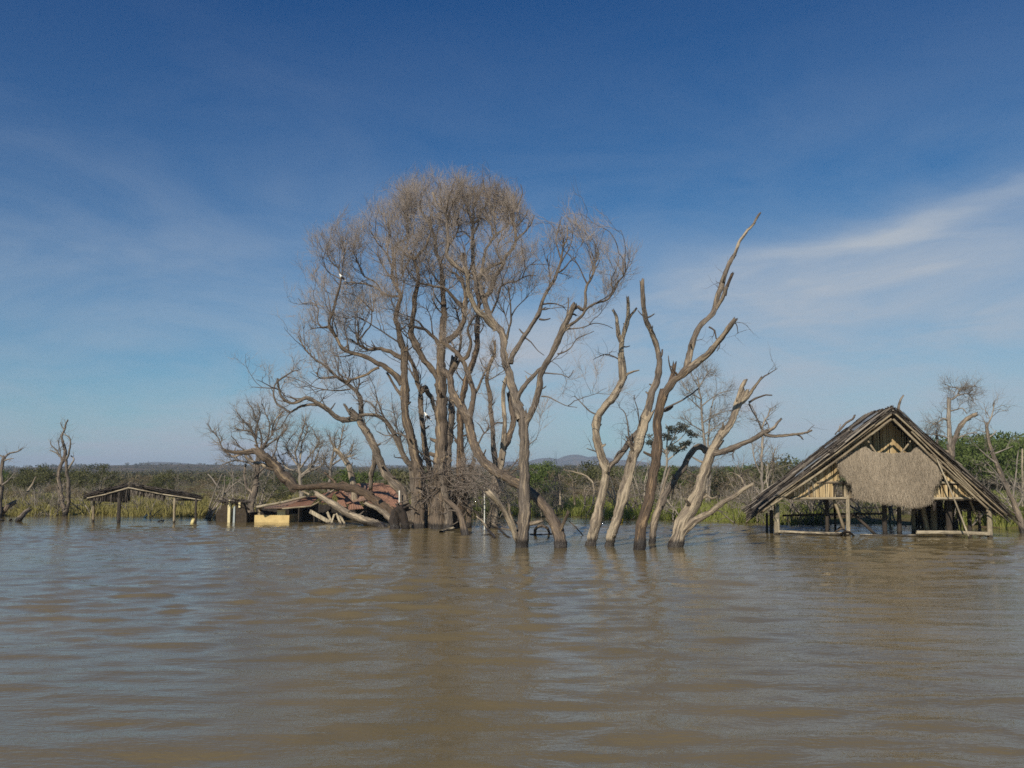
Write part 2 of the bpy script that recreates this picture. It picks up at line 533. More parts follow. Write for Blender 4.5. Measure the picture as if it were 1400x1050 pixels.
def grow(par, prad, count, length, angle, upb, r_fac, k=6, tmin=0.15, wig=0.25, rmax=None, rmin=0.003, wt=None):
    """Spawn `count` side shoots on parents par (n,k,3) / prad (n,k). Returns (count,k,3),(count,k)."""
    n, kk, _ = par.shape
    L = np.linalg.norm(np.diff(par, axis=1), axis=2).sum(1)
    w = L if wt is None else L * wt
    i = rng.choice(n, count, p=w / w.sum())
    tpos = tmin + (1 - tmin) * rng.random(count) ** 0.8
    x = tpos * (kk - 1)
    j = np.minimum(x.astype(int), kk - 2)
    fr = (x - j)[:, None]
    b = par[i, j] * (1 - fr) + par[i, j + 1] * fr
    r0 = (prad[i, j] * (1 - fr[:, 0]) + prad[i, j + 1] * fr[:, 0]) * r_fac
    tan = par[i, j + 1] - par[i, j]
    tan /= np.linalg.norm(tan, axis=1, keepdims=True) + 1e-9
    pr = np.cross(tan, rng.normal(size=(count, 3)))
    pr /= np.linalg.norm(pr, axis=1, keepdims=True) + 1e-9
    ang = np.radians(rng.uniform(angle[0], angle[1], count))[:, None]
    d = tan * np.cos(ang) + pr * np.sin(ang)
    d[:, 2] += upb * rng.uniform(0.3, 1.2, count)
    d /= np.linalg.norm(d, axis=1, keepdims=True)
    ln = rng.uniform(length[0], length[1], count) * (1.15 - 0.5 * tpos)
    st = (ln / (k - 1))[:, None]
    pts = [b]
    for q in range(k - 1):
        d = d + rng.normal(size=d.shape) * wig
        d[:, 2] += upb * 0.22
        d /= np.linalg.norm(d, axis=1, keepdims=True)
        pts.append(pts[-1] + d * st)
    pts = np.stack(pts, 1)
    if rmax:
        r0 = np.minimum(r0, rmax)
    r0 = np.maximum(r0, rmin)
    taper = np.linspace(1, 0.35, k)[None]
    return pts, r0[:, None] * taper


# ------------------------------------------------------------------ traced dead trees
# how high the crown of the clump reaches along its width
CROWN = ((330, 480), (380, 455), (400, 405), (425, 350), (440, 333), (470, 318), (500, 292), (540, 262), (580, 238), (620, 222), (655, 215), (690, 222), (715, 236), (732, 275), (742, 325), (752, 305), (765, 283), (785, 283), (797, 315), (815, 325), (835, 328), (852, 335), (862, 370), (870, 480), (900, 600))

class Tree:
    def __init__(self, name, label, base, Y=None, mats=('bark_grey', 'twig'), group=None, cat='dead tree', seed=0, sink=0.7):
        self.bp = base
        self.Y = Y if Y else W(*base)[1]
        self.c = P(base[0], base[1], self.Y)
        self.root = empty(name, (self.c[0], self.c[1], 0.0), label, cat, group)
        self.outline = np.array([P(x, y, self.Y + 1.5)[[0, 2]] for x, y in CROWN])
        self.lines = []                  # (pixels, depth) of what is built, to join branches to
        self.polys, self.rads, self.haze = [], [], []
        self.mats = mats
        self.first = True
        self.sink = sink
        self.R = np.random.default_rng(seed + 11)
        self.crown = MB()
        self.clump = 540 < base[0] < 800 and Y is None
        self.has_crown = False

    def stem(self, w0, w1, haze, pts, d=None, mat=None, name=None, jag=None, free=False, thin=3.6):
        q = np.array([float(x) for x in pts.replace(',', ' ').split()]).reshape(-1, 2)
        first = self.first
        # depth where it leaves its parent
        d0 = 0.0
        if self.lines and not free:
            best = min(((np.hypot(*(l[:, :2] - q[0]).T)).min(), i) for i, l in enumerate(self.lines))
            l = self.lines[best[1]]
            d0 = l[np.hypot(*(l[:, :2] - q[0]).T).argmin(), 2]
        seg = np.hypot(*np.diff(q, axis=0).T)
        s = np.concatenate([[0], np.cumsum(seg)])
        Lm = s[-1] * self.Y / F
        if d is None:
            d = self.R.uniform(-0.55, 0.55) * Lm
        u = s / s[-1]
        dep = d0 + d * u ** 1.15
        w = w0 + (w1 - w0) * u ** 0.85
        p3 = np.array([P(x, y, self.Y + dd) for (x, y), dd in zip(q, dep)])
        r = w / 2 * (self.Y + dep) / F
        arr = np.concatenate([p3, r[:, None], q, dep[:, None]], 1)
        if first or free:
            if p3[0, 2] < 0.35:            # runs on below the water
                dirv = p3[0] - p3[min(1, len(p3) - 1)]
                dirv = dirv / np.linalg.norm(dirv)
                if dirv[2] > -0.3:
                    dirv[2] = -0.3
                dirv = dirv / abs(dirv[2]) * (self.sink + p3[0, 2])
                dirv[:2] = np.clip(dirv[:2], -0.5, 0.5)
                arr = np.concatenate([[np.concatenate([p3[0] + dirv, [r[0] * 1.25], q[0] + (0, 8), [dep[0]]])], arr])
        big = w0 >= 7
        step = 0.11 if big else (0.10 if w0 > thin else 0.13)
        jit = np.median(r) * (0.10 if big else 0.28)
        ln = smooth_line(arr, step, min(jit, 0.022))
        self.lines.append(ln[:, [4, 5, 6]])
        pts3, rr = ln[:, :3], np.maximum(ln[:, 3], 0.004)
        rr = rr * (1 + self.R.normal(size=len(rr)) * 0.035)
        if jag is None:
            jag = w1 >= 3.0
        m12 = np.linspace(0, len(pts3) - 1, 12)
        self.polys.append(np.stack([np.interp(m12, np.arange(len(pts3)), pts3[:, i]) for i in range(3)], 1))
        self.rads.append(np.interp(m12, np.arange(len(pts3)), rr))
        self.haze.append(haze)
        m = M[mat or self.mats[0]]
        if w0 >= 6:
            sl = np.linspace(0, 1, len(rr))
            for _ in range(int(2 + Lm * 0.9)):
                rr = rr * (1 + self.R.uniform(-0.12, 0.24) * np.exp(-((sl - self.R.random()) * Lm / self.R.uniform(0.10, 0.25)) ** 2))
        if w0 > thin or first:
            mb = MB()
            if w0 >= 6.5 and m.name != 'bark_soaked':
                for _ in range(int(1 + Lm * 0.8)):
                    j = int(self.R.uniform(0.2, 0.95) * (len(pts3) - 1))
                    dr = self.R.normal(size=3)
                    dr[2] = abs(dr[2]) * 0.6
                    dr /= np.linalg.norm(dr)
                    ls = rr[j] + self.R.uniform(0.05, 0.32)
                    st_ = np.stack([pts3[j], pts3[j] + dr * ls * 0.6, pts3[j] + dr * ls + np.array([0, 0, 0.03])])
                    sr_ = max(0.012, rr[j] * self.R.uniform(0.18, 0.38))
                    st_ = smooth_line(st_, 0.05)
                    tubes(mb, st_, np.linspace(sr_ * 1.3, sr_ * 0.7, len(st_)), 7, 0.1, 'jag')
            tubes(mb, pts3, rr, 18 if w0 > 9 else (10 if w0 > 5 else 7), 0.21 if big else 0.12, 'jag' if jag else 'point')
            mb.build(name or ('trunk' if first else 'limb'), m, self.root)
        else:
            mb = MB()
            tubes(mb, pts3, rr, 6, 0.08, 'jag' if jag else 'point')
            mb.build('branch', self.dark(), self.root)
        self.first = False
        return self

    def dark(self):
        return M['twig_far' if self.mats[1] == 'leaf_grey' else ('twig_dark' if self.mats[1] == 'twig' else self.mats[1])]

    def prune(self, pts, rad):
        """Keep only shoots that end inside the rounded outline of the clump's crown."""
        if not self.clump:
            return pts, rad
        tip = pts[:, -1]
        top = np.interp(tip[:, 0], self.outline[:, 0], self.outline[:, 1])
        k = tip[:, 2] < top - np.abs(rng.normal(size=len(tip))) * 0.22
        return pts[k], rad[k]

    def twigs(self, n1=0, n2=0, n3=0, n0=0, up=0.35, l1=(0.7, 1.7), l2=(0.35, 0.8), l3=(0.28, 0.68), r=(0.013, 0.0058, 0.0030), wig=0.3):
        hz = np.array(self.haze)
        sel = hz > 0
        if sel.any() and n1:
            par, pr = np.stack(self.polys)[sel], np.stack(self.rads)[sel]
            wt_ = hz[sel]
            if n0:
                p0, r0 = self.prune(*grow(par, pr, n0, (0.8, 2.0), (22, 55), up * 0.9, 0.6, 12, 0.25, 0.16, 0.032, 0.014, np.minimum(wt_, 1.2)))
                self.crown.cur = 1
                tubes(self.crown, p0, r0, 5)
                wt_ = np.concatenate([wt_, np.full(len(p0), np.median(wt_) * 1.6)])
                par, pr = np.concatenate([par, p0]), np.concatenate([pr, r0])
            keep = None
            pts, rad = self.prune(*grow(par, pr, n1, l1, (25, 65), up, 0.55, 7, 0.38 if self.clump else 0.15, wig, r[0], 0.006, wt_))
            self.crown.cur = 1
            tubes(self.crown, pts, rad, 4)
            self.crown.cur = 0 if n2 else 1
            src, sr = pts, rad
            self.has_crown = True
            if n2:
                p2, r2 = self.prune(*grow(src, sr, n2, l2, (20, 55), up, 0.7, 6, 0.2, wig, r[1], 0.004))
                tubes(self.crown, p2, r2, 3)
                if n3:
                    p3, r3 = self.prune(*grow(p2, r2, n3, l3, (12, 42), up * 1.2, 0.8, 5, 0.1, wig * 0.6, r[2], 0.0026))
                    tubes(self.crown, p3, r3, 3)
        return self

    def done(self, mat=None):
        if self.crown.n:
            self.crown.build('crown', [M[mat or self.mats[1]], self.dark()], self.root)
        return self.root


# ------------------------------------------------------------------ ground, water, haze
def shore(x):
    x = np.asarray(x, float)
    s = np.interp(x, [-200, -30, -15, 2, 8, 12, 16, 22, 60, 300], [46, 44.0, 42.5, 41.5, 37.5, 35.5, 33.5, 31.0, 30, 34])
    return s + 0.5 * np.sin(x * 0.9) + 0.35 * np.sin(x * 2.3 + 1)


def hills(x, y):
    h = np.zeros_like(x)
    for (px, py, d, wx, wy) in ((748, 626, 3000, 150, 400), (785, 621.5, 3100, 130, 400), (815, 624, 3000, 150, 400), (850, 629, 2900, 200, 400), (700, 631, 3200, 220, 400), (228, 631, 2800, 120, 400), (262, 634, 2800, 140, 400), (150, 637, 2800, 160, 400),
                                (400, 636, 3000, 300, 400), (540, 636, 3000, 300, 400), (1060, 637, 3000, 350, 400), (1300, 639, 3000, 350, 400)):
        p = P(px, py, d)
        h = np.maximum(h, p[2] * np.exp(-((x - p[0]) / wx) ** 2 - ((y - d) / wy) ** 2))
    return h


def ground_z(x, y):
    x, y = np.asarray(x, float), np.asarray(y, float)
    d = y - shore(x)
    h = np.interp(d, [-60, -8, -2.5, 0, 3, 10, 30, 80, 200, 600, 1000, 1500, 6000], [-2.2, -2.0, -0.6, 0.02, 0.14, 0.35, 0.6, 1.0, 1.9, 6.0, 10.5, 8.0, 8.0])
    h = h + 0.05 * np.sin(x * 1.7 + y * 0.6) * np.clip(d / 3, 0, 1)
    h = h + np.clip((d - 150) / 400, 0, 1) * (1.2 * np.sin(x * 0.013 + 1) + 1.4 * np.sin(x * 0.005 + y * 0.002))
    ridge = 5.5 * np.exp(-((y - 950) / 220) ** 2) * np.exp(-((x + 330) / 220) ** 2)
    return np.maximum(h + ridge, np.where(y > 1700, hills(x, y), -99))


def grid_mesh(name, xs, ys, zf, material, kind='structure'):
    X, Y = np.meshgrid(xs, ys)
    Z = zf(X, Y)
    v = np.stack([X, Y, Z], -1).reshape(-1, 3)
    nx, ny = len(xs), len(ys)
    i = np.arange(nx * ny).reshape(ny, nx)
    f = np.stack([i[:-1, :-1], i[:-1, 1:], i[1:, 1:], i[1:, :-1]], -1).reshape(-1, 4)
    mb = MB()
    mb.add(v, f)
    o = mb.build(name, material)
    o['kind'] = kind
    return o


m, t, b = mat('ground_earth')
g = t.new('ShaderNodeNewGeometry').outputs['Position']
n1 = t.noise(g, 0.35, 6, 0.65)
n2 = t.noise(g, 0.02, 6, 0.7)
c = t.mix(t.ramp(n1, [(0.38, 0.0), (0.6, 1.0)]), (0.11, 0.075, 0.045), (0.13, 0.135, 0.04))
c2 = t.mix(t.ramp(n2, [(0.42, 0.0), (0.58, 1.0)]), (0.050, 0.048, 0.028), (0.12, 0.09, 0.062))
yv = t.new('ShaderNodeSeparateXYZ', i_0=g).outputs[1]
c = t.mix(t.ramp(t.math('DIVIDE', yv, 300.0), [(0.2, 0.0), (0.5, 1.0)]), c, c2)
t.set(b, 'Base Color', c)
b.inputs['Roughness'].default_value = 0.95
b.inputs['Specular IOR Level'].default_value = 0.1
xs = np.sinh(np.linspace(-4.9, 4.9, 241)) * 42
ys = np.concatenate([np.linspace(-150, 26, 10), np.linspace(28, 62, 60), np.geomspace(63, 1800, 60), np.linspace(1850, 4300, 70)])
grid_mesh('ground', xs, ys, ground_z, m)

# water: low wind waves, modelled; the finest ripples as bump
WV = []
wr = np.random.default_rng(3)
for lam in np.geomspace(0.26, 1.9, 34):
    a = wr.normal() * 0.36 + 0.15
    WV.append((2 * PI / lam * math.sin(a), 2 * PI / lam * math.cos(a), 0.0044 * lam ** 0.62 * wr.uniform(0.6, 1.3), wr.uniform(0, 6.28)))


def wave_z(x, y):
    z = np.zeros_like(x)
    grp = 0.75 + 0.35 * np.sin(x * 0.31 + y * 0.17) + 0.3 * np.sin(x * 0.13 - y * 0.42 + 2)
    for kx, ky, a, ph in WV:
        p = kx * x + ky * y + ph
        z += a * (np.sin(p) + 0.25 * np.cos(2 * p))
    r = np.clip((34 - np.hypot(x, y - 12)) / 10, 0.0, 1)
    return z * grp * r


m, t, b = mat('lake_water')
g = t.new('ShaderNodeNewGeometry').outputs['Position']
nb = t.noise(t.mapping(g, (0.5, 0.22, 1)), 0.7, 4, 0.6)
c = t.mix(t.ramp(nb, [(0.35, 0.0), (0.65, 1.0)]), (0.137, 0.108, 0.054), (0.168, 0.131, 0.067))
t.set(b, 'Base Color', c)
b.inputs['Roughness'].default_value = 0.05
b.inputs['IOR'].default_value = 1.333
r1 = t.noise(t.mapping(g, (0.7, 1.9, 1)), 4.5, 3, 0.6, 0.3)
r2 = t.noise(t.mapping(g, (1.0, 1.6, 1)), 17.0, 2, 0.6)
hh = t.math('ADD', r1, t.math('MULTIPLY', r2, 0.28))
bp = t.new('ShaderNodeBump', i_Strength=0.27, i_Distance=0.04, i_Height=hh)
t.set(b, 'Normal', bp.outputs[0])
xs = np.concatenate([[-400, -150, -70, -40], np.linspace(-26, 26, 370), [40, 70, 150, 400]])
ys = np.concatenate([[-140, -60, -25, -8, 0], np.linspace(3, 14, 170), np.linspace(14.1, 34, 170), np.linspace(34.4, 46, 20), [49, 55, 70]])
grid_mesh('water', xs, ys, wave_z, m)

# air
m = bpy.data.materials.new('air')
m.use_nodes = True
t = NT(m.node_tree)
t.n.clear()
pv = t.new('ShaderNodeVolumePrincipled')
pv.inputs['Color'].default_value = (0.64, 0.78, 1.0, 1)
pv.inputs['Density'].default_value = 0.00030
pv.inputs['Anisotropy'].default_value = 0.0
o_ = t.new('ShaderNodeOutputMaterial')
t.l.new(pv.outputs[0], o_.inputs['Volume'])
mb = MB()
mb.box((0, 2100, 40), (11600, 4700, 94))
hz = mb.build('haze', m, smooth=False)
hz['kind'] = 'stuff'


# ------------------------------------------------------------------ shore vegetation
def leaf_cloud(mb, centres, radii, n, size, flat=0.6, tint=(0.2, 0.8)):
    k = len(centres)
    i = rng.integers(0, k, n)
    p = rng.normal(size=(n, 3))
    p /= np.linalg.norm(p, axis=1, keepdims=True)
    p *= (rng.random((n, 1)) ** 0.45)
    p[:, 2] *= flat
    c = centres[i] + p * radii[i][:, None]
    d = rng.normal(size=(n, 3))
    d[:, 2] += 0.5
    d /= np.linalg.norm(d, axis=1, keepdims=True)
    s = size * rng.uniform(0.6, 1.4, n)
    base_t = rng.uniform(tint[0], tint[1], k)[i]
    mb.blades(c, d * s[:, None], s * 0.55, np.clip(base_t + rng.normal(size=n) * 0.16, 0, 1))


def data_of(mb, name, material):
    o = mb.build(name, material)
    me = o.data
    bpy.data.objects.remove(o)
    return me


def bush_kind(h, w, n, size, leafmat, blobs=26, flat=0.55, low=0.25, stem=0.05, stems=4, top=False):
    """One bush about h tall and w wide standing at the origin: (crown mesh, stem mesh)."""
    mb = MB()
    a = rng.uniform(0, 2 * PI, blobs)
    r = np.sqrt(rng.random(blobs)) * w / 2
    prof = np.sqrt(np.clip(1 - (r / (w / 2)) ** 2 * (0.55 if top else 0.9), 0.03, 1))
    zc = h * (low + (1 - low) * prof * (rng.uniform(0.75, 1.0, blobs) if top else rng.uniform(0.25, 1.0, blobs)))
    cen = np.stack([r * np.cos(a), r * np.sin(a), zc * 0.92], 1)
    rad = rng.uniform(0.13, 0.26, blobs) * (w * 0.5 + h * 0.5)
    leaf_cloud(mb, cen, rad, n, size, flat)
    crown = data_of(mb, 'bush_crown', M[leafmat])
    mb = MB()
    pick = rng.choice(blobs, min(stems * 2, blobs), replace=False)
    lines, rr = [], []
    for j, q in enumerate(pick):
        s = np.array([rng.normal() * 0.08, rng.normal() * 0.08, -0.25])
        e = cen[q]
        mid = (s + e) / 2 + rng.normal(size=3) * 0.12 * h
        ln = smooth_line(np.stack([s, s * 0.6 + mid * 0.4, mid, e]), 0.25)
        mm = np.linspace(0, len(ln) - 1, 8)
        lines.append(np.stack([np.interp(mm, np.arange(len(ln)), ln[:, i]) for i in range(3)], 1))
        rr.append(np.linspace(stem, stem * 0.3, 8))
    tubes(mb, np.stack(lines), np.stack(rr), 5)
    return crown, data_of(mb, 'bush_stem', M['twig_far'])


KINDS = {
    'olive': [bush_kind(2.5, 3.6, 2600, 0.13, 'leaf_olive', 30) for _ in range(3)],
    'green': [bush_kind(2.6, 3.2, 2400, 0.12, 'leaf_green', 26) for _ in range(2)],
    'brown': [bush_kind(2.0, 3.0, 1300, 0.09, 'leaf_brown', 24, stems=8, stem=0.03) for _ in range(3)],
    'acacia': [bush_kind(4.3, 6.5, 7600, 0.15, 'leaf_green', 70, 0.28, 0.22, 0.08, 5) for _ in range(3)],
    'low': [bush_kind(1.1, 2.2, 1000, 0.10, 'leaf_green', 16, 0.6, 0.1, 0.03) for _ in range(2)],
}


def plant(kind, var, x, y, s, name, label, cat, group, sz=None):
    cr, st = KINDS[kind][var % len(KINDS[kind])]
    r = empty(name, (x, y, float(ground_z(x, y))), label, cat, group)
    r.rotation_euler[2] = rng.uniform(0, 2 * PI)
    r.scale = (s, s, sz or s)
    for nm, me in (('crown', cr), ('stem', st)):
        o = bpy.data.objects.new(nm, me)
        COL.objects.link(o)
        o.parent = r
    return r


# far scrub that reads as one mass
mb = MB()
n = 5200
d = 70 * (14.0 ** rng.random(n)) + 34
px = rng.uniform(-60, 1460, n)
bx = (px - CX) / F * d
bz = ground_z(bx, d)
siz = rng.uniform(0.5, 1.25, n) * np.interp(d, [90, 900], [1.0, 2.2])
keep = np.ones(n, bool)
cen = np.stack([bx, d, bz + siz * 0.55], 1)
k = 26
i = np.repeat(np.arange(n), k)
p = rng.normal(size=(n * k, 3)) * 0.55
p[:, 2] *= 0.5
c = cen[i] + p * siz[i][:, None]
dv = rng.normal(size=(n * k, 3))
dv /= np.linalg.norm(dv, axis=1, keepdims=True)
L = (0.26 * np.interp(d, [90, 900], [0.8, 3.2]))[i] * rng.uniform(0.6, 1.5, n * k)
mb.blades(c, dv * L[:, None], L * 0.7, np.clip(rng.uniform(0.0, 0.8, n)[i] + rng.normal(size=n * k) * 0.12, 0, 1))
M['scrub'] = tinted('far_scrub', [(0.0, (0.04, 0.045, 0.022)), (0.4, (0.10, 0.10, 0.048)), (0.7, (0.14, 0.115, 0.072)), (1.0, (0.20, 0.16, 0.105))], trans=0.2)
o = mb.build('bushland', M['scrub'])
tag(o, 'low olive brown bushland covering the plain far behind the lake shore', 'bushland', kind='stuff')


def grass_belt(name, matn, n, pxr, d0, d1, hgt, label, clump=0.5):
    mb = MB()
    px = rng.uniform(*pxr, n)
    dd = d0 + (d1 - d0) * rng.random(n) ** 1.6
    y = 40 + dd
    x = (px - CX) / F * (y)
    y = shore(x) + dd
    x = (px - CX) / F * y
    dens = np.sin(x * 1.3 + 2) + np.sin(x * 0.47 + y * 0.8) + np.sin(x * 3.1 - y * 1.4)
    kp = dens > rng.normal(size=n) * 0.9 - 1.1 * (1 - clump)
    x, y = x[kp], y[kp]
    m_ = len(x)
    h = rng.uniform(hgt[0], hgt[1], m_)
    z = np.maximum(ground_z(x, y), -0.15) - 0.05
    v = np.stack([rng.normal(size=m_) * 0.28 * h, rng.normal(size=m_) * 0.28 * h, h], 1)
    mb.blades(np.stack([x, y, z], 1), v, rng.uniform(0.02, 0.055, m_), np.clip(rng.normal(size=m_) * 0.25 + 0.5 + 0.12 * np.sin(x * 0.8), 0, 1))
    o = mb.build(name, M[matn], smooth=False)
    return tag(o, label, 'grass', kind='stuff')


grass_belt('dry_grass', 'grass_dry', 36000, (-40, 640), -0.5, 16, (0.15, 0.55), 'yellow green grass along the far shore on the left', 0.2)
grass_belt('green_grass', 'grass_green', 26000, (560, 1120), 0.0, 14, (0.15, 0.5), 'fresh green grass and reeds on the far shore in the middle', 0.3)
grass_belt('bright_grass', 'grass_green', 20000, (1290, 1440), 1.5, 24, (0.3, 0.75), 'bright green grass on the bank beside the thatched hut', 0.2)


def at_px(px, d):
    return (px - CX) / F * d


# bushes standing along the shore, one by one
REG = [(150, 'on the left shore behind the low open shelter'), (420, 'on the shore behind the collapsed house'), (780, 'on the shore behind the tall dead trees'),
       (1040, 'on the shore behind the broken trunks'), (1290, 'on the shore behind the thatched hut'), (9999, 'on the right bank beyond the thatched hut')]
KL = {'olive': 'dense olive green bush', 'green': 'leafy mid green bush', 'brown': 'dry brown thinly leaved bush', 'acacia': 'spreading flat topped acacia', 'low': 'low fresh green bush'}
for q in range(96):
    px = -30 + 1460 * (q + rng.uniform(0, 1)) / 96
    layer = q % 3
    kind = rng.choice(['olive', 'brown', 'olive', 'green', 'brown'])
    d = (50, 62, 80)[layer] + rng.uniform(-3, 6)
    s = rng.uniform(0.75, 1.05) * (0.72, 0.95, 1.12)[layer]
    if layer == 0:
        kind = rng.choice(['brown', 'low', 'brown', 'olive'])
        d -= np.interp(px, [700, 1100, 1400], [0, 5, 8])
        if px > 1305:
            continue
    s *= float(np.interp(px, [-30, 200, 240, 420, 470, 700, 760, 1100, 1400], [0.92, 0.86, 0.66, 0.66, 0.8, 0.8, 1.0, 1.0, 1.0])) * rng.uniform(0.85, 1.12)
    x = at_px(px, d)
    rg = next(r[1] for r in REG if px < r[0])
    nm = {'acacia': 'acacia_tree'}.get(kind, 'bush')
    plant(kind, q, x, d, s, nm, KL[kind] + ' ' + rg, 'bush', KL[kind] + ' ' + rg)
for px, d, s, kind, lab in ((486, 47, 0.95, 'green', 'bright leafy green bush rising behind the red collapsed roof'),
                            (1062, 56, 1.15, 'olive', 'round golden green bush left of the thatched roof'),
                            (1110, 66, 1.25, 'green', 'dark bushy tree peeping over the left eave of the hut'),
                            (992, 48, 1.0, 'brown', 'rounded reddish brown bush behind the broken pale trunks'),
                            (1322, 52, 1.0, 'acacia', 'broad green acacia just right of the thatched hut roof'),
                            (1362, 60, 1.12, 'acacia', 'tall green acacia behind the leaning dead tree'),
                            (1402, 55, 1.05, 'acacia', 'green acacia cut off by the right edge'),
                            (130, 70, 1.0, 'olive', 'largest dark bush above the left end of the open shelter'),
                            (60, 72, 0.98, 'olive', 'dark rounded bush left of the lone forked dead tree'),
                            (1345, 78, 1.25, 'acacia', 'farthest green acacia on the right bank'),
                            (1385, 82, 1.3, 'acacia', 'second farthest green acacia beyond the right bank'),
                            (1310, 70, 1.2, 'acacia', 'green acacia half hidden behind the hut roof'),
                            (1190, 60, 0.9, 'acacia', 'acacia crown seen under the hut between its posts'),
                            (905, 58, 0.95, 'green', 'dark green bush between the broken trunks'),
                            (730, 52, 0.85, 'green', 'fresh green bush right of the pale forked trunk'),
                            (560, 52, 1.0, 'olive', 'dark bush behind the thick brown trunks'),
                            (830, 54, 0.9, 'brown', 'grey brown bush left of the broken trunks')):
    x = at_px(px, d)
    plant(kind, int(px), x, d, s, 'acacia_tree' if kind == 'acacia' else 'bush', lab, 'tree' if kind == 'acacia' else 'bush', None)
# ------------------------------------------------------------------ thatched hut
A0, B0 = W(1062, 731), W(1353, 735)
HU = B0 - A0
HW = np.linalg.norm(HU)
HU = HU / HW
HV = np.array([-HU[1], HU[0], 0.0])            # into the hut
UP = np.array([0, 0, 1.0])


def hq(px, py, v=0.0):
    """Point of the hut plane v metres behind its front seen at a photo pixel."""
    d = ray(px, py)
    o = np.array([0, 0, HC])
    pp = A0 + HV * v
    tt = ((pp - o) @ HV) / (d @ HV)
    return o + d * tt


def huz(p):
    return np.array([(p - A0) @ HU, p[2]])


def hw(u, z, v=0.0):
    return A0 + HU * u + HV * v + UP * z


def in_poly(pt, poly):
    x, y = pt[:, 0], pt[:, 1]
    ins = np.zeros(len(pt), bool)
    j = len(poly) - 1
    for i in range(len(poly)):
        xi, yi = poly[i]
        xj, yj = poly[j]
        c = ((yi > y) != (yj > y)) & (x < (xj - xi) * (y - yi) / (yj - yi + 1e-12) + xi)
        ins ^= c
        j = i
    return ins


def reeds(mb, poly, v, pitch, w, th=0.02, gap=0.03, uz=False):
    """Upright reeds filling a polygon given in hut-front pixels."""
    q = np.array(poly if uz else [huz(hq(x, y, v)) for x, y in poly], float)
    u = q[:, 0].min() + pitch / 2
    while u < q[:, 0].max():
        zs = []
        for i in range(len(q)):
            a, b = q[i], q[(i + 1) % len(q)]
            if (a[0] - u) * (b[0] - u) < 0:
                zs.append(a[1] + (b[1] - a[1]) * (u - a[0]) / (b[0] - a[0]))
        if len(zs) >= 2 and max(zs) - min(zs) > 0.03:
            z0, z1 = min(zs) + rng.normal() * gap, max(zs) + rng.normal() * gap * 0.5
            if rng.random() > 0.04:
                a = hw(u + rng.normal() * 0.012, z0, v + rng.normal() * 0.012)
                b = hw(u + rng.normal() * 0.02, z1, v + rng.normal() * 0.012)
                mb.beam(a, b, w * rng.uniform(0.6, 1.3), th, HV, tint=rng.uniform(0.1, 1))
        u += pitch * rng.uniform(0.8, 1.2)


hc = (A0 + B0) / 2
hut = empty('thatched_hut', (hc[0], hc[1], 0), 'flooded wooden hut on posts with steep shaggy roof and straw apron across its gable', 'hut')
VF = -0.45
RIDGE = 5.0
apex, eL, eR = hq(1220.5, 561, VF), hq(1040, 700, VF), hq(1372, 699, VF)


def slope(name, eave, sgn):
    mb = MB()
    down = eave - apex
    Ls = np.linalg.norm(down)
    dn = down / Ls
    nr = np.cross(dn, HV) * sgn
    if nr[2] < 0:
        nr = -nr
    th = 0.07
    poly = [apex - nr * th, eave - nr * th, eave - nr * th + HV * RIDGE, apex - nr * th + HV * RIDGE]
    mb.prism(poly, nr * th * 0.9)
    for k in range(len(mb.tint)):
        mb.tint[k][:] = 0.15
    n = 9000
    r = rng.uniform(-0.05, RIDGE + 0.05, n)
    s = rng.uniform(-0.03, 0.96, n) * Ls
    L = rng.uniform(0.35, 1.3, n)
    L = np.minimum(L, (Ls - s) + rng.uniform(0.0, 1, n) ** 2 * np.where(r < 1.0, 0.75, 0.45))
    lift = rng.uniform(0.0, 0.12, n) + 0.07 * np.maximum(0, np.sin(s * 6 + r * 0.7))
    base = apex + HV * r[:, None] + dn * s[:, None] + nr * lift[:, None]
    vec = dn * L[:, None] + HV * (rng.normal(size=n) * 0.08 * L)[:, None] + nr * (rng.normal(size=n) * 0.03)[:, None]
    wd = HV + nr * (rng.normal(size=n) * 0.6)[:, None]
    patch = 0.5 + 0.28 * np.sin(r * 2.1 + s * 0.9) + 0.22 * np.sin(s * 3.7 - r * 1.1)
    mb.blades(base, vec, rng.uniform(0.014, 0.065, n), np.clip(patch * 0.75 + rng.normal(size=n) * 0.27, 0, 1), wd)
    # a few whole poles laid down the slope
    for _ in range(14):
        rr0 = rng.uniform(0, RIDGE)
        s0 = rng.uniform(0, 0.6) * Ls
        q0 = apex + HV * rr0 + dn * s0 + nr * rng.uniform(0.12, 0.2)
        mb.beam(q0, q0 + dn * rng.uniform(1.0, 2.4) + HV * rng.normal() * 0.15, 0.05, 0.04, tint=rng.uniform(0.2, 1))
    o = mb.build(name, M['roof_thatch'], hut, smooth=False)
    return o, dn, nr, Ls


rl, dnL, nrL, LsL = slope('roof', eL, 1)
tag(rl, 'shaggy dark left roof slope')
rr_, dnR, nrR, LsR = slope('roof', eR, -1)
# grey sheeting showing through, and a dark gap where the thatch has slid off
for (s0, s1, r0, r1) in ((0.06, 0.24, 0.35, 1.3), (0.50, 0.70, 0.12, 0.5), (0.3, 0.4, 2.2, 2.9)):
    mb = MB()
    o_ = apex + nrL * 0.205
    poly = [o_ + dnL * s0 * LsL + HV * r0, o_ + dnL * s1 * LsL + HV * (r0 + 0.03), o_ + dnL * (s1 - 0.02) * LsL + HV * r1, o_ + dnL * (s0 + 0.03) * LsL + HV * r1]
    mb.prism(poly, nrL * 0.015)
    mb.build('roof_sheet', M['sheet_grey'], rl, smooth=False)
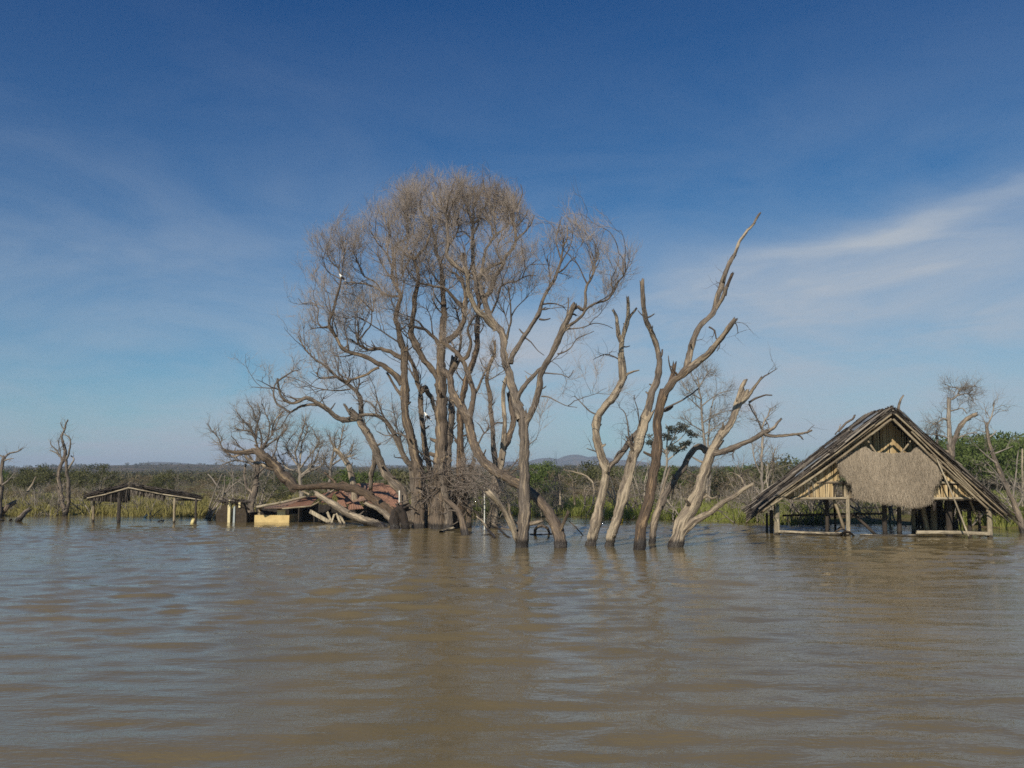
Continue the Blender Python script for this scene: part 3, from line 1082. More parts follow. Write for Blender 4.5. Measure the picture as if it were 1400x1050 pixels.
# ridge bundle
mb = MB()
for k in range(150):
    r = rng.uniform(-0.1, RIDGE)
    a = apex + HV * r + UP * rng.uniform(-0.02, 0.08) + HU * rng.normal() * 0.05
    mb.beam(a, a + HV * rng.uniform(0.3, 0.9) + UP * rng.normal() * 0.06, 0.04, 0.03, tint=rng.uniform(0, 0.8))
mb.build('ridge', M['roof_thatch'], hut, smooth=False)
# battens along the gable edges
for side, lines in (('l', ((1219, 573, 1043, 699, 0.085, VF - 0.05), (1219, 566.5, 1034, 704, 0.06, VF - 0.02), (1196, 580, 1062, 679, 0.05, VF - 0.09),
                           (1150, 617, 1030, 705, 0.045, VF + 0.02), (1212, 569, 1128, 633, 0.04, VF + 0.03), (1185, 590, 1020, 714, 0.04, VF + 0.12))),
                    ('r', ((1221, 573, 1351, 696, 0.085, VF - 0.05), (1224, 566, 1376, 704, 0.06, VF - 0.02), (1246, 590, 1335, 676, 0.05, VF - 0.09),
                           (1280, 617, 1352, 690, 0.05, VF + 0.02), (1290, 640, 1371, 706, 0.05, VF - 0.10), (1275, 622, 1330, 668, 0.04, VF + 0.05)))):
    for (x0, y0, x1, y1, w, v) in lines:
        mb = MB()
        a, b = hq(x0, y0, v), hq(x1, y1, v)
        pts = smooth_line(np.stack([a, (a + b) / 2 + rng.normal(size=3) * 0.03, b]), 0.25)
        tubes(mb, pts, np.linspace(w * 0.5, w * 0.42, len(pts)), 7, 0.06)
        mb.build('gable_batten', M['timber'], hut)
# rafter tails along the right slope
mb = MB()
for k in range(34):
    r = 0.3 + k * 0.14
    p0 = apex + HV * r + dnR * rng.uniform(0.1, 0.5) + nrR * 0.06
    mb.beam(p0, p0 - dnR * 0.25 + nrR * rng.uniform(0.04, 0.14) + HV * 0.03, 0.05, 0.05, tint=rng.uniform(0, 0.5))
mb.build('ridge_ends', M['roof_thatch'], hut, smooth=False)

# gable wall of reeds, another closing the loft at the back
mb = MB()
ag0, lg0, rg0 = huz(apex), huz(eL), huz(eR)
reeds(mb, [(ag0[0], ag0[1] - 0.16), (rg0[0] * 0.55 + ag0[0] * 0.45, rg0[1] * 0.55 + ag0[1] * 0.45 - 0.16), (lg0[0] * 0.55 + ag0[0] * 0.45, lg0[1] * 0.55 + ag0[1] * 0.45 - 0.16)], RIDGE - 0.7, 0.06, 0.064, uz=True)
tri = [hw(u, z, RIDGE - 0.6) for u, z in ((ag0[0], ag0[1] - 0.12), (rg0[0] * 0.6 + ag0[0] * 0.4, rg0[1] * 0.6 + ag0[1] * 0.4 - 0.1), (lg0[0] * 0.6 + ag0[0] * 0.4, lg0[1] * 0.6 + ag0[1] * 0.4 - 0.1))]
mb.prism(tri, HV * 0.04)
mb.build('gable_wall', M['roof_thatch'], hut, smooth=False)
mb = MB()
ag, lg, rg_ = huz(apex), huz(eL), huz(eR)
zl = hq(1200, 652)[1 + 1]


def on_slope(e, z):
    k_ = (ag[1] - 0.16 - z) / (ag[1] - e[1])
    return (ag[0] + (e[0] - ag[0]) * k_, z)


reeds(mb, [(ag[0], ag[1] - 0.16), on_slope(rg_, zl), on_slope(lg, zl)], 0.66, 0.042, 0.046, uz=True)
mb.build('gable_wall', M['reed_gold'], hut, smooth=False)
mb = MB()
reeds(mb, [(1140, 630), (1172, 604), (1172, 640), (1142, 660), (1100, 658)], 0.02, 0.05, 0.046)
reeds(mb, [(1071, 681), (1098, 661), (1141, 661), (1141, 681)], 0.03, 0.05, 0.046)
o = mb.build('reed_wall', M['reed_gold'], hut, smooth=False)
mb = MB()
reeds(mb, [(1266, 616), (1280, 628), (1314, 658), (1270, 658)], 0.02, 0.05, 0.046)
reeds(mb, [(1275, 663), (1318, 663), (1337, 682), (1275, 682)], 0.03, 0.06, 0.052)
o = mb.build('reed_wall', M['reed_gold'], hut, smooth=False)


def hbeam(name, x0, y0, x1, y1, v0, v1, w, h, m, sub=None, ext=0.0):
    a, b = hq(x0, y0, v0), hq(x1, y1, v1)
    if ext:
        dd = (b - a) / np.linalg.norm(b - a)
        b = b + dd * ext
    mb = MB()
    pts = smooth_line(np.stack([a, (a + b) / 2 + rng.normal(size=3) * 0.012, b]), 0.2)
    tubes(mb, pts, np.full(len(pts), w / 2), 8, 0.08)
    return mb.build(name, M[m], sub or hut)


hbeam('rail', 1112, 659, 1146, 659, 0, 0, 0.07, 0.05, 'timber')
hbeam('rail', 1272, 660.5, 1316, 660, 0, 0, 0.08, 0.05, 'pole_pale')
hbeam('floor_beam', 1082, 681.5, 1160, 681, -0.03, -0.03, 0.085, 0.05, 'pole_pale')
hbeam('floor_beam', 1274, 682, 1331, 681.5, -0.03, -0.03, 0.085, 0.05, 'pole_pale')
# loft floor
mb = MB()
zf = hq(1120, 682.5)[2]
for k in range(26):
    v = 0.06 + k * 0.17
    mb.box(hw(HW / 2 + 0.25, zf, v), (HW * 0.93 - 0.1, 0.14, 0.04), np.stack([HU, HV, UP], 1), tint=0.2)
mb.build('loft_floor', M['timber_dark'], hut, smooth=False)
# window opening frame with a box beside it
hbeam('window_post', 1140.5, 660, 1140.5, 681, 0.02, 0.02, 0.06, 0.05, 'timber_dark')
mb = MB()
q0, q1 = hq(1154, 660), hq(1166, 681)
mb.prism([hq(1154, 658, -0.02), hq(1166, 658, -0.02), hq(1166, 681, -0.02), hq(1154, 681, -0.02)], HV * 0.35)
mb.build('window_box', M['timber'], hut, smooth=False)
hbeam('lintel', 1138, 661, 1168, 660, -0.06, -0.06, 0.05, 0.05, 'timber_dark')
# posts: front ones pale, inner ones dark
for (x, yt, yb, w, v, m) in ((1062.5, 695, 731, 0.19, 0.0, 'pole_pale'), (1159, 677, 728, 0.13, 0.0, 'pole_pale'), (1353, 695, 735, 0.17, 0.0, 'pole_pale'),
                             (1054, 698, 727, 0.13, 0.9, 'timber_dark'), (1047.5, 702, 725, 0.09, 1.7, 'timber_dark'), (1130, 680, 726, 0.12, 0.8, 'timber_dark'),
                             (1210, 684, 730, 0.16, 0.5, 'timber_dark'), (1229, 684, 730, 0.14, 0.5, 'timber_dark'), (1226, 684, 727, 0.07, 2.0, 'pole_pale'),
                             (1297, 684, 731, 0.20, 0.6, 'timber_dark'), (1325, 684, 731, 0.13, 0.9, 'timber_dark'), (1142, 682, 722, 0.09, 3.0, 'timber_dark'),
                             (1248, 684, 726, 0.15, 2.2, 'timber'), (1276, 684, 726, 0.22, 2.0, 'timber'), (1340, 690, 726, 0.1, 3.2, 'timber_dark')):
    p0, p1 = hq(x, yt, v), hq(x, yb, v)
    mb = MB()
    low = p1.copy()
    low[2] = -0.9
    top = p0 + np.array([rng.normal() * 0.03, 0, 0])
    pts = smooth_line(np.stack([low, (low + top) / 2, top]), 0.2, 0.004)
    tubes(mb, pts, np.linspace(w * 0.53, w * 0.47, len(pts)), 10, 0.07, 'jag' if v == 0 else 'point')
    mb.build('post', M[m], hut)
# a pale split trunk standing under the loft
hbeam('trunk_post', 1268, 727, 1259, 683, 1.6, 1.6, 0.18, 0.1, 'timber')
# braces
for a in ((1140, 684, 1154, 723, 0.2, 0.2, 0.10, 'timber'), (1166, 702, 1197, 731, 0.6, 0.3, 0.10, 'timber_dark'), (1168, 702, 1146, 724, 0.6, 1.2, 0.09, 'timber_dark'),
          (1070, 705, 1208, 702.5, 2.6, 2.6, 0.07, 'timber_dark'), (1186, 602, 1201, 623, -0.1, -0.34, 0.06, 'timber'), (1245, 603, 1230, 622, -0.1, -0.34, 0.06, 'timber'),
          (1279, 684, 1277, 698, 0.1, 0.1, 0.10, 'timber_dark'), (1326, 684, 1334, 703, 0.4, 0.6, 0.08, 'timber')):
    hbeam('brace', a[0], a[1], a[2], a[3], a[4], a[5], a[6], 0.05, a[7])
# side screens of hanging brush low on the right
mb = MB()
n = 520
u = HW * rng.uniform(0.80, 1.0, n)
v = rng.uniform(2.6, 4.6, n)
base = A0 + HU * u[:, None] + HV * v[:, None] + UP * rng.uniform(0.3, zf, n)[:, None]
mb.blades(base, np.stack([rng.normal(size=n) * 0.12, rng.normal(size=n) * 0.12, -rng.uniform(0.4, 1.0, n)], 1), rng.uniform(0.02, 0.05, n), rng.uniform(0, 0.45, n))
mb.build('brush_screen', M['roof_thatch'], hut, smooth=False)
# water-level rails
for a in ((1064, 727, 1160, 730, -0.08, -0.08, 0.115), (1176, 731.5, 1252, 732, -0.1, -0.1, 0.075), (1253, 728, 1353, 730, -0.08, -0.08, 0.125)):
    hbeam('water_rail', a[0], a[1], a[2], a[3], a[4], a[5], a[6], 0.1, 'pole_pale')
# straw apron
ap = [(1142, 627), (1158, 621), (1183, 610), (1195, 618), (1221, 619), (1246, 618), (1254, 609), (1272, 620), (1287, 633), (1284, 655), (1274, 667), (1273, 686), (1259, 691), (1245, 692), (1218, 688), (1195, 686),
      (1178, 683), (1166, 680), (1165, 664), (1150, 649)]
apq = np.array([huz(hq(x, y, -0.3)) for x, y in ap])
mb = MB()
inset = apq.mean(0) + (apq - apq.mean(0)) * 0.95
mb.prism([hw(u, z, -0.28) for u, z in inset], HV * 0.1)
for k in range(len(mb.tint)):
    mb.tint[k][:] = 0.3
n = 44000
pt = np.stack([rng.uniform(apq[:, 0].min(), apq[:, 0].max(), n), rng.uniform(apq[:, 1].min(), apq[:, 1].max(), n)], 1)
pt = pt[in_poly(pt, apq)]
n = len(pt)
v = -0.3 - rng.uniform(0.0, 0.09, n) - 0.04 * np.sin(np.clip((pt[:, 1] - apq[:, 1].min()) / np.ptp(apq[:, 1]), 0, 1) * PI)
L = rng.uniform(0.12, 0.40, n)
kp = in_poly(pt - np.stack([0 * L, L - rng.uniform(0, 0.12, n)], 1), apq)
pt, v, L = pt[kp], v[kp], L[kp]
n = len(pt)
base = A0 + HU * pt[:, :1] + HV * v[:, None] + UP * pt[:, 1:]
vec = HU * (rng.normal(size=n) * 0.17 * L)[:, None] - UP * L[:, None] - HV * (rng.uniform(-0.02, 0.07, n))[:, None]
mb.blades(base, vec, rng.uniform(0.006, 0.016, n), np.clip(rng.normal(size=n) * 0.15 + 0.52 + 0.08 * np.sin(pt[:, 0] * 3 + pt[:, 1] * 2), 0, 1), HU + HV * (rng.normal(size=n) * 0.5)[:, None])
apron = mb.build('straw_apron', M['straw_grey'], hut, smooth=False)

# ------------------------------------------------------------------ collapsed house
YH = 36.2
hp = P(430, 714, YH)
house = empty('collapsed_house', (hp[0], hp[1], 0), 'collapsed house with caved in rusty red roof and low cream wall standing in water', 'house')


def quad(name, pts, th, m, parent, dirv=(0, 0.06, -0.04)):
    """pts: (px, py, Y) corners."""
    mb = MB()
    mb.prism([P(*p) for p in pts], np.array(dirv) * th / 0.07)
    return mb.build(name, M[m], parent, smooth=False)


def sheet(name, c, m, parent, nrib=9, th=0.02, amp=0.018, sag=0.0):
    """Corrugated sheet between four (px,py,Y) corners: top-left, top-right, bottom-right, bottom-left."""
    nrib, amp = int(nrib * 1.7), amp * 0.6
    tl, tr, br, bl = [P(*p) for p in c]
    nu, nv = nrib * 6 + 1, 6
    nr = np.cross(tr - tl, bl - tl)
    nr /= np.linalg.norm(nr)
    if nr[2] < 0:
        nr = -nr
    U_ = np.linspace(0, 1, nu)[None, :, None]
    V_ = np.linspace(0, 1, nv)[:, None, None]
    p = (tl * (1 - U_) + tr * U_) * (1 - V_) + (bl * (1 - U_) + br * U_) * V_
    p = p + nr * (amp * np.sin(U_ * nrib * 2 * PI) - sag * np.sin(V_ * PI) * np.sin(U_ * PI))
    top, bot = p.reshape(-1, 3), (p - nr * th).reshape(-1, 3)
    i = np.arange(nu * nv).reshape(nv, nu)
    f = np.stack([i[:-1, :-1], i[:-1, 1:], i[1:, 1:], i[1:, :-1]], -1).reshape(-1, 4)
    mb = MB()
    mb.add(top, f)
    mb.add(bot, f[:, ::-1])
    e = np.concatenate([i[0], i[1:, -1], i[-1, ::-1][1:], i[::-1, 0][1:]])
    ring = np.concatenate([p.reshape(-1, 3)[e], (p - nr * th).reshape(-1, 3)[e]])
    k = len(e)
    mb.add(ring, [[q, (q + 1) % k, k + (q + 1) % k, k + q] for q in range(k)])
    return mb.build(name, M[m], parent, smooth=False)


def bar(name, a, b, w, m, parent=None, sides=6, ridge=0.05):
    mb = MB()
    p0, p1 = P(*a), P(*b)
    pts = smooth_line(np.stack([p0, (p0 + p1) / 2, p1]), 0.3)
    tubes(mb, pts, np.full(len(pts), w / 2), sides, ridge)
    return mb.build(name, M[m], parent)


def wallbox(name, x0, x1, yt, yb, Y, depth, m, parent, low=0.0):
    """Upright wall from pixel x0 to x1, its top at yt, running down under the water."""
    a, b = P(x0, yt, Y), P(x1, yt, Y)
    z0 = P(x0, yb, Y)[2] if yb else -1.0
    mb = MB()
    mb.box(((a[0] + b[0]) / 2, Y + depth / 2, (a[2] + z0) / 2), (b[0] - a[0], depth, a[2] - z0))
    return mb.build(name, M[m], parent, smooth=False)


wallbox('half_wall', 348, 395.5, 704.3, None, YH, 0.22, 'cream', house)
a = P(395.5, 704, YH)
mb = MB()
mb.box((a[0] - 0.1, YH + 1.8, a[2] / 2 - 0.5), (0.2, 3.1, a[2] + 1.0))
mb.build('half_wall', M['cream'], house, smooth=False)
wallbox('wall_block', 379, 390, 697.3, 704.2, YH + 0.004, 0.3, 'cream_pale', house)
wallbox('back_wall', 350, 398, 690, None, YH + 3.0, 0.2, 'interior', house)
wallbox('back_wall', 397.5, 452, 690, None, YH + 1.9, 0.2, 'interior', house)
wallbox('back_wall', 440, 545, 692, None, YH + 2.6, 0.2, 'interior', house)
for x, yt, w, m in ((355, 693, 0.11, 'timber'), (382, 689, 0.14, 'timber'), (411, 690, 0.16, 'timber_dark'), (433, 686, 0.12, 'timber_dark'), (397.5, 694, 0.12, 'timber_dark'), (500, 684, 0.12, 'timber_dark')):
    p0 = P(x, yt, YH + 0.5)
    p1 = p0.copy()
    p1[2] = -0.8
    mb = MB()
    mb.beam(p1, p0, w, w)
    mb.build('post', M[m], house, smooth=False)
bar('fascia', (350.5, 693.3, YH - 0.5), (384, 687.5, YH - 0.2), 0.13, 'pole_pale', house)
bar('fascia', (383, 687.7, YH - 0.2), (419, 679, YH + 0.4), 0.12, 'pole_pale', house)
bar('fascia', (386, 695.5, YH - 0.65), (424, 692, YH - 0.6), 0.07, 'timber', house)
bar('fascia', (424, 692.5, YH - 0.6), (441, 683.5, YH - 0.4), 0.07, 'timber', house)
sheet('roof', [(420, 679.5, YH + 0.9), (438, 677, YH + 1.1), (424, 691.5, YH - 0.6), (387, 694.5, YH - 0.6)], 'tin_red', house, 9, sag=0.06)
sheet('roof', [(352, 692.6, YH + 2.8), (420, 679.5, YH + 1.6), (386, 694.3, YH - 0.4), (351, 694.0, YH - 0.4)], 'tin_pale', house, 8)
sheet('roof', [(438, 676.5, YH + 1.0), (459, 668, YH + 2.0), (452, 684, YH + 0.6), (440, 688, YH - 0.3)], 'tin_red', house, 6)
bar('fascia', (445, 678, YH + 0.2), (460, 667.6, YH + 0.9), 0.09, 'pole_pale', house)
sheet('roof', [(457, 673, YH + 1.0), (468, 670, YH + 1.2), (482, 686, YH + 0.2), (468, 692, YH - 0.2)], 'tin_red', house, 6, sag=0.1)
sheet('roof', [(463, 668, YH + 2.0), (500, 664, YH + 2.4), (501, 683, YH + 1.0), (476, 690, YH + 0.6)], 'tin_pale', house, 9, sag=0.15)
sheet('roof', [(461, 684, YH - 0.2), (470, 683, YH + 0.1), (474, 693, YH - 0.4), (464, 694, YH - 0.5)], 'tin_red', house, 3)
sheet('roof', [(478, 688, YH + 0.2), (490, 685, YH + 0.6), (497, 695, YH - 0.2), (475, 697, YH - 0.3)], 'tin_red', house, 4)
sheet('roof', [(486, 661, YH + 3.0), (524, 660, YH + 3.4), (544, 694, YH + 0.8), (499, 690, YH + 0.6)], 'tin_red', house, 12, sag=0.12)
sheet('roof', [(520, 662, YH + 3.2), (541, 664, YH + 3.4), (556, 690, YH + 1.2), (538, 694, YH + 0.9)], 'tin_red', house, 6, sag=0.1)

for i, (a, b, w, m, lab) in enumerate((((424, 699, 35.6), (450, 713.5, 35.2), 0.15, 'pole_pale', 'long pale plank sliding from the red roof into the water'),
                                       ((447.5, 700, 35.4), (453, 713, 35.2), 0.10, 'pole_pale', 'short pale stick upright beside the sliding plank'),
                                       ((457, 703, 35.0), (454, 713, 34.8), 0.07, 'pole_pale', 'thin whitish stick under the fallen trunk, left of its bundle'),
                                       ((460, 702, 35.0), (465, 714, 34.7), 0.09, 'pole_pale', 'whitish stick under the fallen trunk, middle of its bundle'),
                                       ((464, 703, 35.0), (470, 714, 34.7), 0.08, 'pole_pale', 'whitish stick under the fallen trunk, right of its bundle'),
                                       ((407, 668, 36.5), (423, 676, 36.0), 0.07, 'timber', 'thin bent batten poking over the red roof'))):
    mb = MB()
    p0, p1 = P(*a), P(*b)
    if p1[2] < 0.2 and i < 5:
        p1 = p1 + (p1 - p0) / np.linalg.norm(p1 - p0) * 0.4
    mb.beam(p0, p1, w, w * 0.45, (0.2, 1, 0))
    c0 = (p0 + p1) / 2
    o = mb.build('plank', M[m], None, smooth=False, loc=(c0[0], c0[1], 0))
    tag(o, lab, 'plank', 'loose planks at the collapsed house')

# ------------------------------------------------------------------ outhouse
YO = 36.0
op = P(315, 714, YO)
outh = empty('outhouse', (op[0], op[1], 0), 'small roofless dark outhouse with cream door jamb left of the collapsed house', 'outhouse')


def panel(name, pts, Y, depth, m, parent):
    mb = MB()
    poly = []
    for x, y in pts:
        p = P(x, y, Y)
        if y > 712:
            p[2] = -0.8
        poly.append(p)
    mb.prism(poly, (0, depth, 0))
    return mb.build(name, M[m], parent, smooth=False)


panel('wall', [(294.5, 714), (296, 704), (304, 691), (311, 686), (311, 714)], YO, 0.25, 'mud_wall', outh)
panel('wall', [(321, 714), (321, 687), (331, 685), (334, 692), (337, 703), (337.5, 714)], YO + 0.02, 0.25, 'mud_wall', outh)
panel('wall', [(297, 714), (298, 697), (335, 694), (336, 714)], YO + 1.8, 0.2, 'mud_wall', outh)
for xx in (295.5, 335.5):
    c0 = P(xx, 702, YO)
    mb = MB()
    mb.box((c0[0], YO + 1.03, c0[2] / 2 - 0.4), (0.2, 1.5, c0[2] + 0.8))
    mb.build('wall', M['mud_wall'], outh, smooth=False)
panel('door_jamb', [(311, 714), (311.5, 684), (315, 683.5), (314.5, 714)], YO - 0.05, 0.2, 'cream_pale', outh)
panel('door_post', [(318, 714), (319, 693), (321.5, 692), (321, 714)], YO - 0.03, 0.12, 'pale_blue', outh)
panel('jamb_stub', [(326, 694), (326, 686), (328.5, 685.5), (328.5, 694)], YO - 0.05, 0.06, 'cream_pale', outh)
mb = MB()
n = 500
xx = rng.uniform(306, 333, n)
c = np.array([P(x, 685.5 + rng.normal() * 0.8, YO + rng.uniform(-0.1, 1.4)) for x in xx])
mb.blades(c, np.stack([rng.normal(size=n) * 0.25, rng.normal(size=n) * 0.2, rng.normal(size=n) * 0.06], 1), rng.uniform(0.03, 0.06, n), rng.uniform(0, 0.6, n))
bar('lintel', (304, 686.5, YO + 0.1), (333, 685, YO + 0.1), 0.14, 'timber_dark', outh)
mb.build('thatch_remains', M['roof_thatch'], outh, smooth=False)

# ------------------------------------------------------------------ open shelter
YS = 36.0
sp = P(195, 714, YS)
shel = empty('open_shelter', (sp[0], sp[1], 0), 'low open shelter with sagging dark thatch on thin posts at the left', 'shelter')
vr = ray(190, 680)
back = np.array([vr[0], vr[1], 0]) / np.hypot(vr[0], vr[1]) * 4.2
sa, sl, sr = P(176, 667, YS), P(119, 681, YS), P(272, 683.5, YS)
for nm, e, n in (('roof', sl, 1500), ('roof', sr, 2200)):
    mb = MB()
    dn = e - sa
    Ls = np.linalg.norm(dn)
    dn /= Ls
    bk = back / 4.2
    nr = np.cross(dn, bk)
    nr = nr if nr[2] > 0 else -nr
    mb.prism([sa - nr * 0.08, e - nr * 0.08, e - nr * 0.08 + back, sa - nr * 0.08 + back], nr * 0.07)
    for k in range(len(mb.tint)):
        mb.tint[k][:] = 0.1
    s = rng.uniform(0, 0.98, n) * Ls
    L = np.minimum(rng.uniform(0.2, 0.8, n), Ls - s + rng.uniform(0, 0.25, n))
    base = sa + bk * rng.uniform(-0.05, 4.2, n)[:, None] + dn * s[:, None] + nr * rng.uniform(0, 0.22, n)[:, None]
    mb.blades(base, dn * L[:, None] + bk * (rng.normal(size=n) * 0.1)[:, None] - UP * (rng.uniform(0, 0.03, n))[:, None], rng.uniform(0.02, 0.07, n), np.clip(rng.normal(size=n) * 0.16 + 0.22, 0, 0.8), bk + nr * (rng.normal(size=n) * 0.5)[:, None])
    mb.build(nm, M['roof_thatch'], shel, smooth=False)
# ragged fringe hanging in the gable, dense on the left half
mb = MB()
n = 1700
u = rng.random(n)
left = rng.random(n) < 0.72
top = np.where(left[:, None], sa + (sl - sa) * u[:, None], sa + (sr - sa) * (u * 0.5)[:, None])
dpt = rng.uniform(-0.06, 0.25, n)
L = np.where(left, np.minimum(0.52 * (1 - u) + 0.05, rng.uniform(0.15, 0.6, n)), rng.uniform(0.05, 0.26, n))
mb.blades(top + np.stack([np.zeros(n), dpt, -0.06 + np.zeros(n)], 1), np.stack([rng.normal(size=n) * 0.03, rng.normal(size=n) * 0.03, -L], 1), rng.uniform(0.02, 0.05, n), np.clip(rng.normal(size=n) * 0.15 + np.where(left, 0.18, 0.55), 0, 1))
mb.build('thatch_fringe', M['roof_thatch'], shel, smooth=False)
for a, b in (((119, 681, YS - 0.08), (147, 675.2, YS - 0.08)), ((146, 675.2, YS - 0.1), (177, 666.6, YS - 0.1)), ((175, 666.6, YS - 0.1), (222, 675.6, YS - 0.1)), ((220, 675.4, YS - 0.08), (275, 683.5, YS - 0.08))):
    bar('edge_batten', a, b, 0.055, 'pole_pale', shel)
bar('tie_beam', (130, 683, YS + 0.25), (174, 683.5, YS + 0.1), 0.10, 'timber_dark', shel)
bar('tie_beam', (236, 683.5, YS + 0.1), (274, 683.5, YS + 0.1), 0.08, 'timber_dark', shel)
for x, yb, w, m in ((128, 714, 0.10, 'timber'), (162.5, 715, 0.16, 'timber_dark'), (238, 715, 0.10, 'timber'), (267.5, 716, 0.09, 'timber_dark')):
    p1 = W(x, yb)
    p0 = P(x + 0.8, 682, p1[1])
    p1[2] = -0.8
    mb = MB()
    pts = smooth_line(np.stack([p1, (p0 + p1) / 2, p0]), 0.3, 0.006)
    tubes(mb, pts, np.full(len(pts), w / 2), 8, 0.08)
    mb.build('post', M[m], shel)
# ------------------------------------------------------------------ the dead trees
GC = 'tall brown dead trunks of the big clump'
BB = ('bark_brown', 'twig')
# tall trunk with a wide limb to the left
T = Tree('dead_tree', 'leftmost upright trunk of the big dead clump, a tall tree with a wavy left limb', (574, 722), mats=BB, seed=1)
T.stem(15, 9, 0, '574,722 573,690 572,660 570,640 562,600 554,566 553,540 552.5,500 553,480', d=0.3)
T.stem(9, 3, 0.5, '553,482 548,466 544,446 541,436 544,420 548,405 543,394 538,383 536,370 538,355 536,340', d=0.5)
T.stem(8, 2.5, 1, '549,526 542,514 529,504 522,499 514,496 503,489 489,484.6 480,482 468,476 460,462 452,450 450,440 456,424 459,410 464,393 466,384', d=-1.0)
T.stem(4.2, 2, 1.2, '518,502 508.6,506 500.6,512 480,519 472,520 458,515 438,517 432,509', d=-0.5)
T.stem(4, 1.6, 1.2, '480,519 474,524 462,516 448,503 432,492 424,484 418,478 408,460', d=0.4)
T.stem(6.5, 2, 1.2, '549,490 542,486 531,480 518,476.6 503,478 494,474 490,468 491,457 489,443', d=0.7)
T.stem(2.6, 1.2, 1, '492,464 500,453 507,444 508,426 506,405')
T.stem(2.6, 1.2, 1, '489,471 480,464 470,464')
T.stem(4.5, 3, 0, '548,541 539,528 534,518 530,511', d=0.15)
T.stem(2.8, 1, 1.4, '450,448 436,448 424,450')
T.stem(2.4, 1, 0.6, '450,446 440,447 434,438 435,422 426,414 414,415 408,408')
T.stem(2.4, 1, 3, '466,384 463,368 453,358 447,345')
T.stem(2.4, 1, 3, '466,384 470,355 470,340')
T.stem(2.2, 0.8, 2, '466,382 459,378 449,372 440,359')
T.stem(4, 1.6, 1.5, '548,405 530,404 515,394 500,388 484,387 470,387')
T.stem(3, 1.2, 2, '524,404 514,387 505,381 496,376 490,360 484,346', d=-0.3)
T.stem(2.6, 1, 2, '543,392 523,363 515,345')
T.stem(3.2, 1.2, 2.4, '544,396 540,360 538,340 548,330 560,326 564,310 554,294 550,276', d=0.6)
T.stem(3.0, 1.2, 2.4, '536,366 531,352 530,340 533,322 530,306', d=-0.3)
T.stem(2.6, 1, 2.4, '534,358 526,344 515,330 508,318')
T.stem(2.6, 1.1, 1, '510,426 494,410 482,402 470,398')
T.stem(2.4, 1, 1, '548,470 530,458 510,445 490,434 474,436 468,430')
T.stem(2.2, 1, 1, '510,426 512,412 518,400')
T.stem(2.6, 1.2, 0.4, '557,600 545,592 530,596 515,590')
T.twigs(380, 2400, 10000, n0=85, up=0.34)
T.done()

# limb curving over from the clump base towards the left, with the wavy arm
T = Tree('dead_tree', 'dead tree leaning left, its wavy arm curling far out above the collapsed house', (562, 719), mats=('bark_grey', 'twig'), seed=2)
T.stem(13, 10, 0, '562,719 552,680 540,660 526,644 514,616 504,596 492,576 486,569', d=0.4)
T.stem(8, 3, 0.5, '489,571 472,574 460,570 448,560 436,552 420,544 408,549 398,551 386,544 381,530 380,520', d=-0.7)
T.stem(3, 1.2, 1, '380,521 388,515 400,508 408,506')
T.stem(4.4, 1.8, 0.5, '438,552.5 416,554 404,560 396,563 386,557 376,548 374,532 380,520', d=0.4)
T.stem(1.8, 0.8, 0.6, '374,531 360,530 344,529')
T.stem(7, 3, 0.8, '494,570 493,550 488,536 474,524 462,516 450,506', d=0.3)
T.stem(3.4, 1.3, 1, '488,537 491,524 491,513')
T.stem(2.4, 1, 1, '479,532 460,534 440,532 426,528 417,521')
T.stem(5.5, 3.6, 0, '482,568 474,558 471,554', d=0.1)
T.stem(2.6, 2.0, 0, '476,561 481,557')
T.stem(7.5, 5, 0, '512,617 512,632 508,648 507,668', d=0.5, name='prop_root')
T.stem(2.2, 1, 0.6, '504,596 498,574 496,556 500,550')
T.stem(2.4, 1, 0.7, '514,560 508,552 500,548 494,548')
T.stem(2, 0.9, 0.7, '436,552 441,546 446,541')
T.twigs(130, 560, 900, n0=24, up=0.22, l1=(0.4, 1.1), l2=(0.25, 0.6))
T.done()
T = Tree('dead_tree', 'arching dead limb curving up and left from the base of the clump', (568, 720), mats=('bark_grey', 'twig'), seed=3)
T.stem(11, 4.5, 0.6, '568,720 566,660 562,638 554,628 542,600 532,582 520,570 508,567 494,567.5', d=-0.7)
T.stem(2.4, 1, 1, '540,598 528,574 515,560')
T.stem(2.6, 1, 1, '530,582 520,560 516,545 512,530')
T.stem(2.4, 0.9, 1, '560,636 548,610 550,585')
T.stem(2.4, 1.0, 1, '556,630 548,604 541,576 536,556')
T.twigs(70, 300, 500, n0=14, up=0.2, l1=(0.4, 1.0), l2=(0.25, 0.5))
T.done()

T = Tree('dead_tree', 'slender dark dead trunk just right of the leftmost upright trunk of the clump', (591, 718), mats=BB, seed=4)
T.stem(9, 5.5, 0.2, '591,718 589,670 587,638 582,617 578.6,591 576,566 575,537 571,524 568,508 565,498 559,488 555,478', d=0.5)
T.stem(6.5, 5, 0.2, '575,536 581,529 586,538 592,551 596,570', d=0.2)
T.stem(2.4, 1, 0.5, '577,566 572,548 575,520 572,505')
T.stem(2.2, 1, 0.6, '556,480 562,476 567,470 574,462')
T.stem(3.4, 1.2, 0.8, '571,524 562,508 554,500 548,492')
T.stem(2.4, 1, 0.5, '586,636 575,620 566,606 556,596')
T.twigs(70, 300, 400, n0=12, up=0.25, l1=(0.4, 1.0))
T.done()

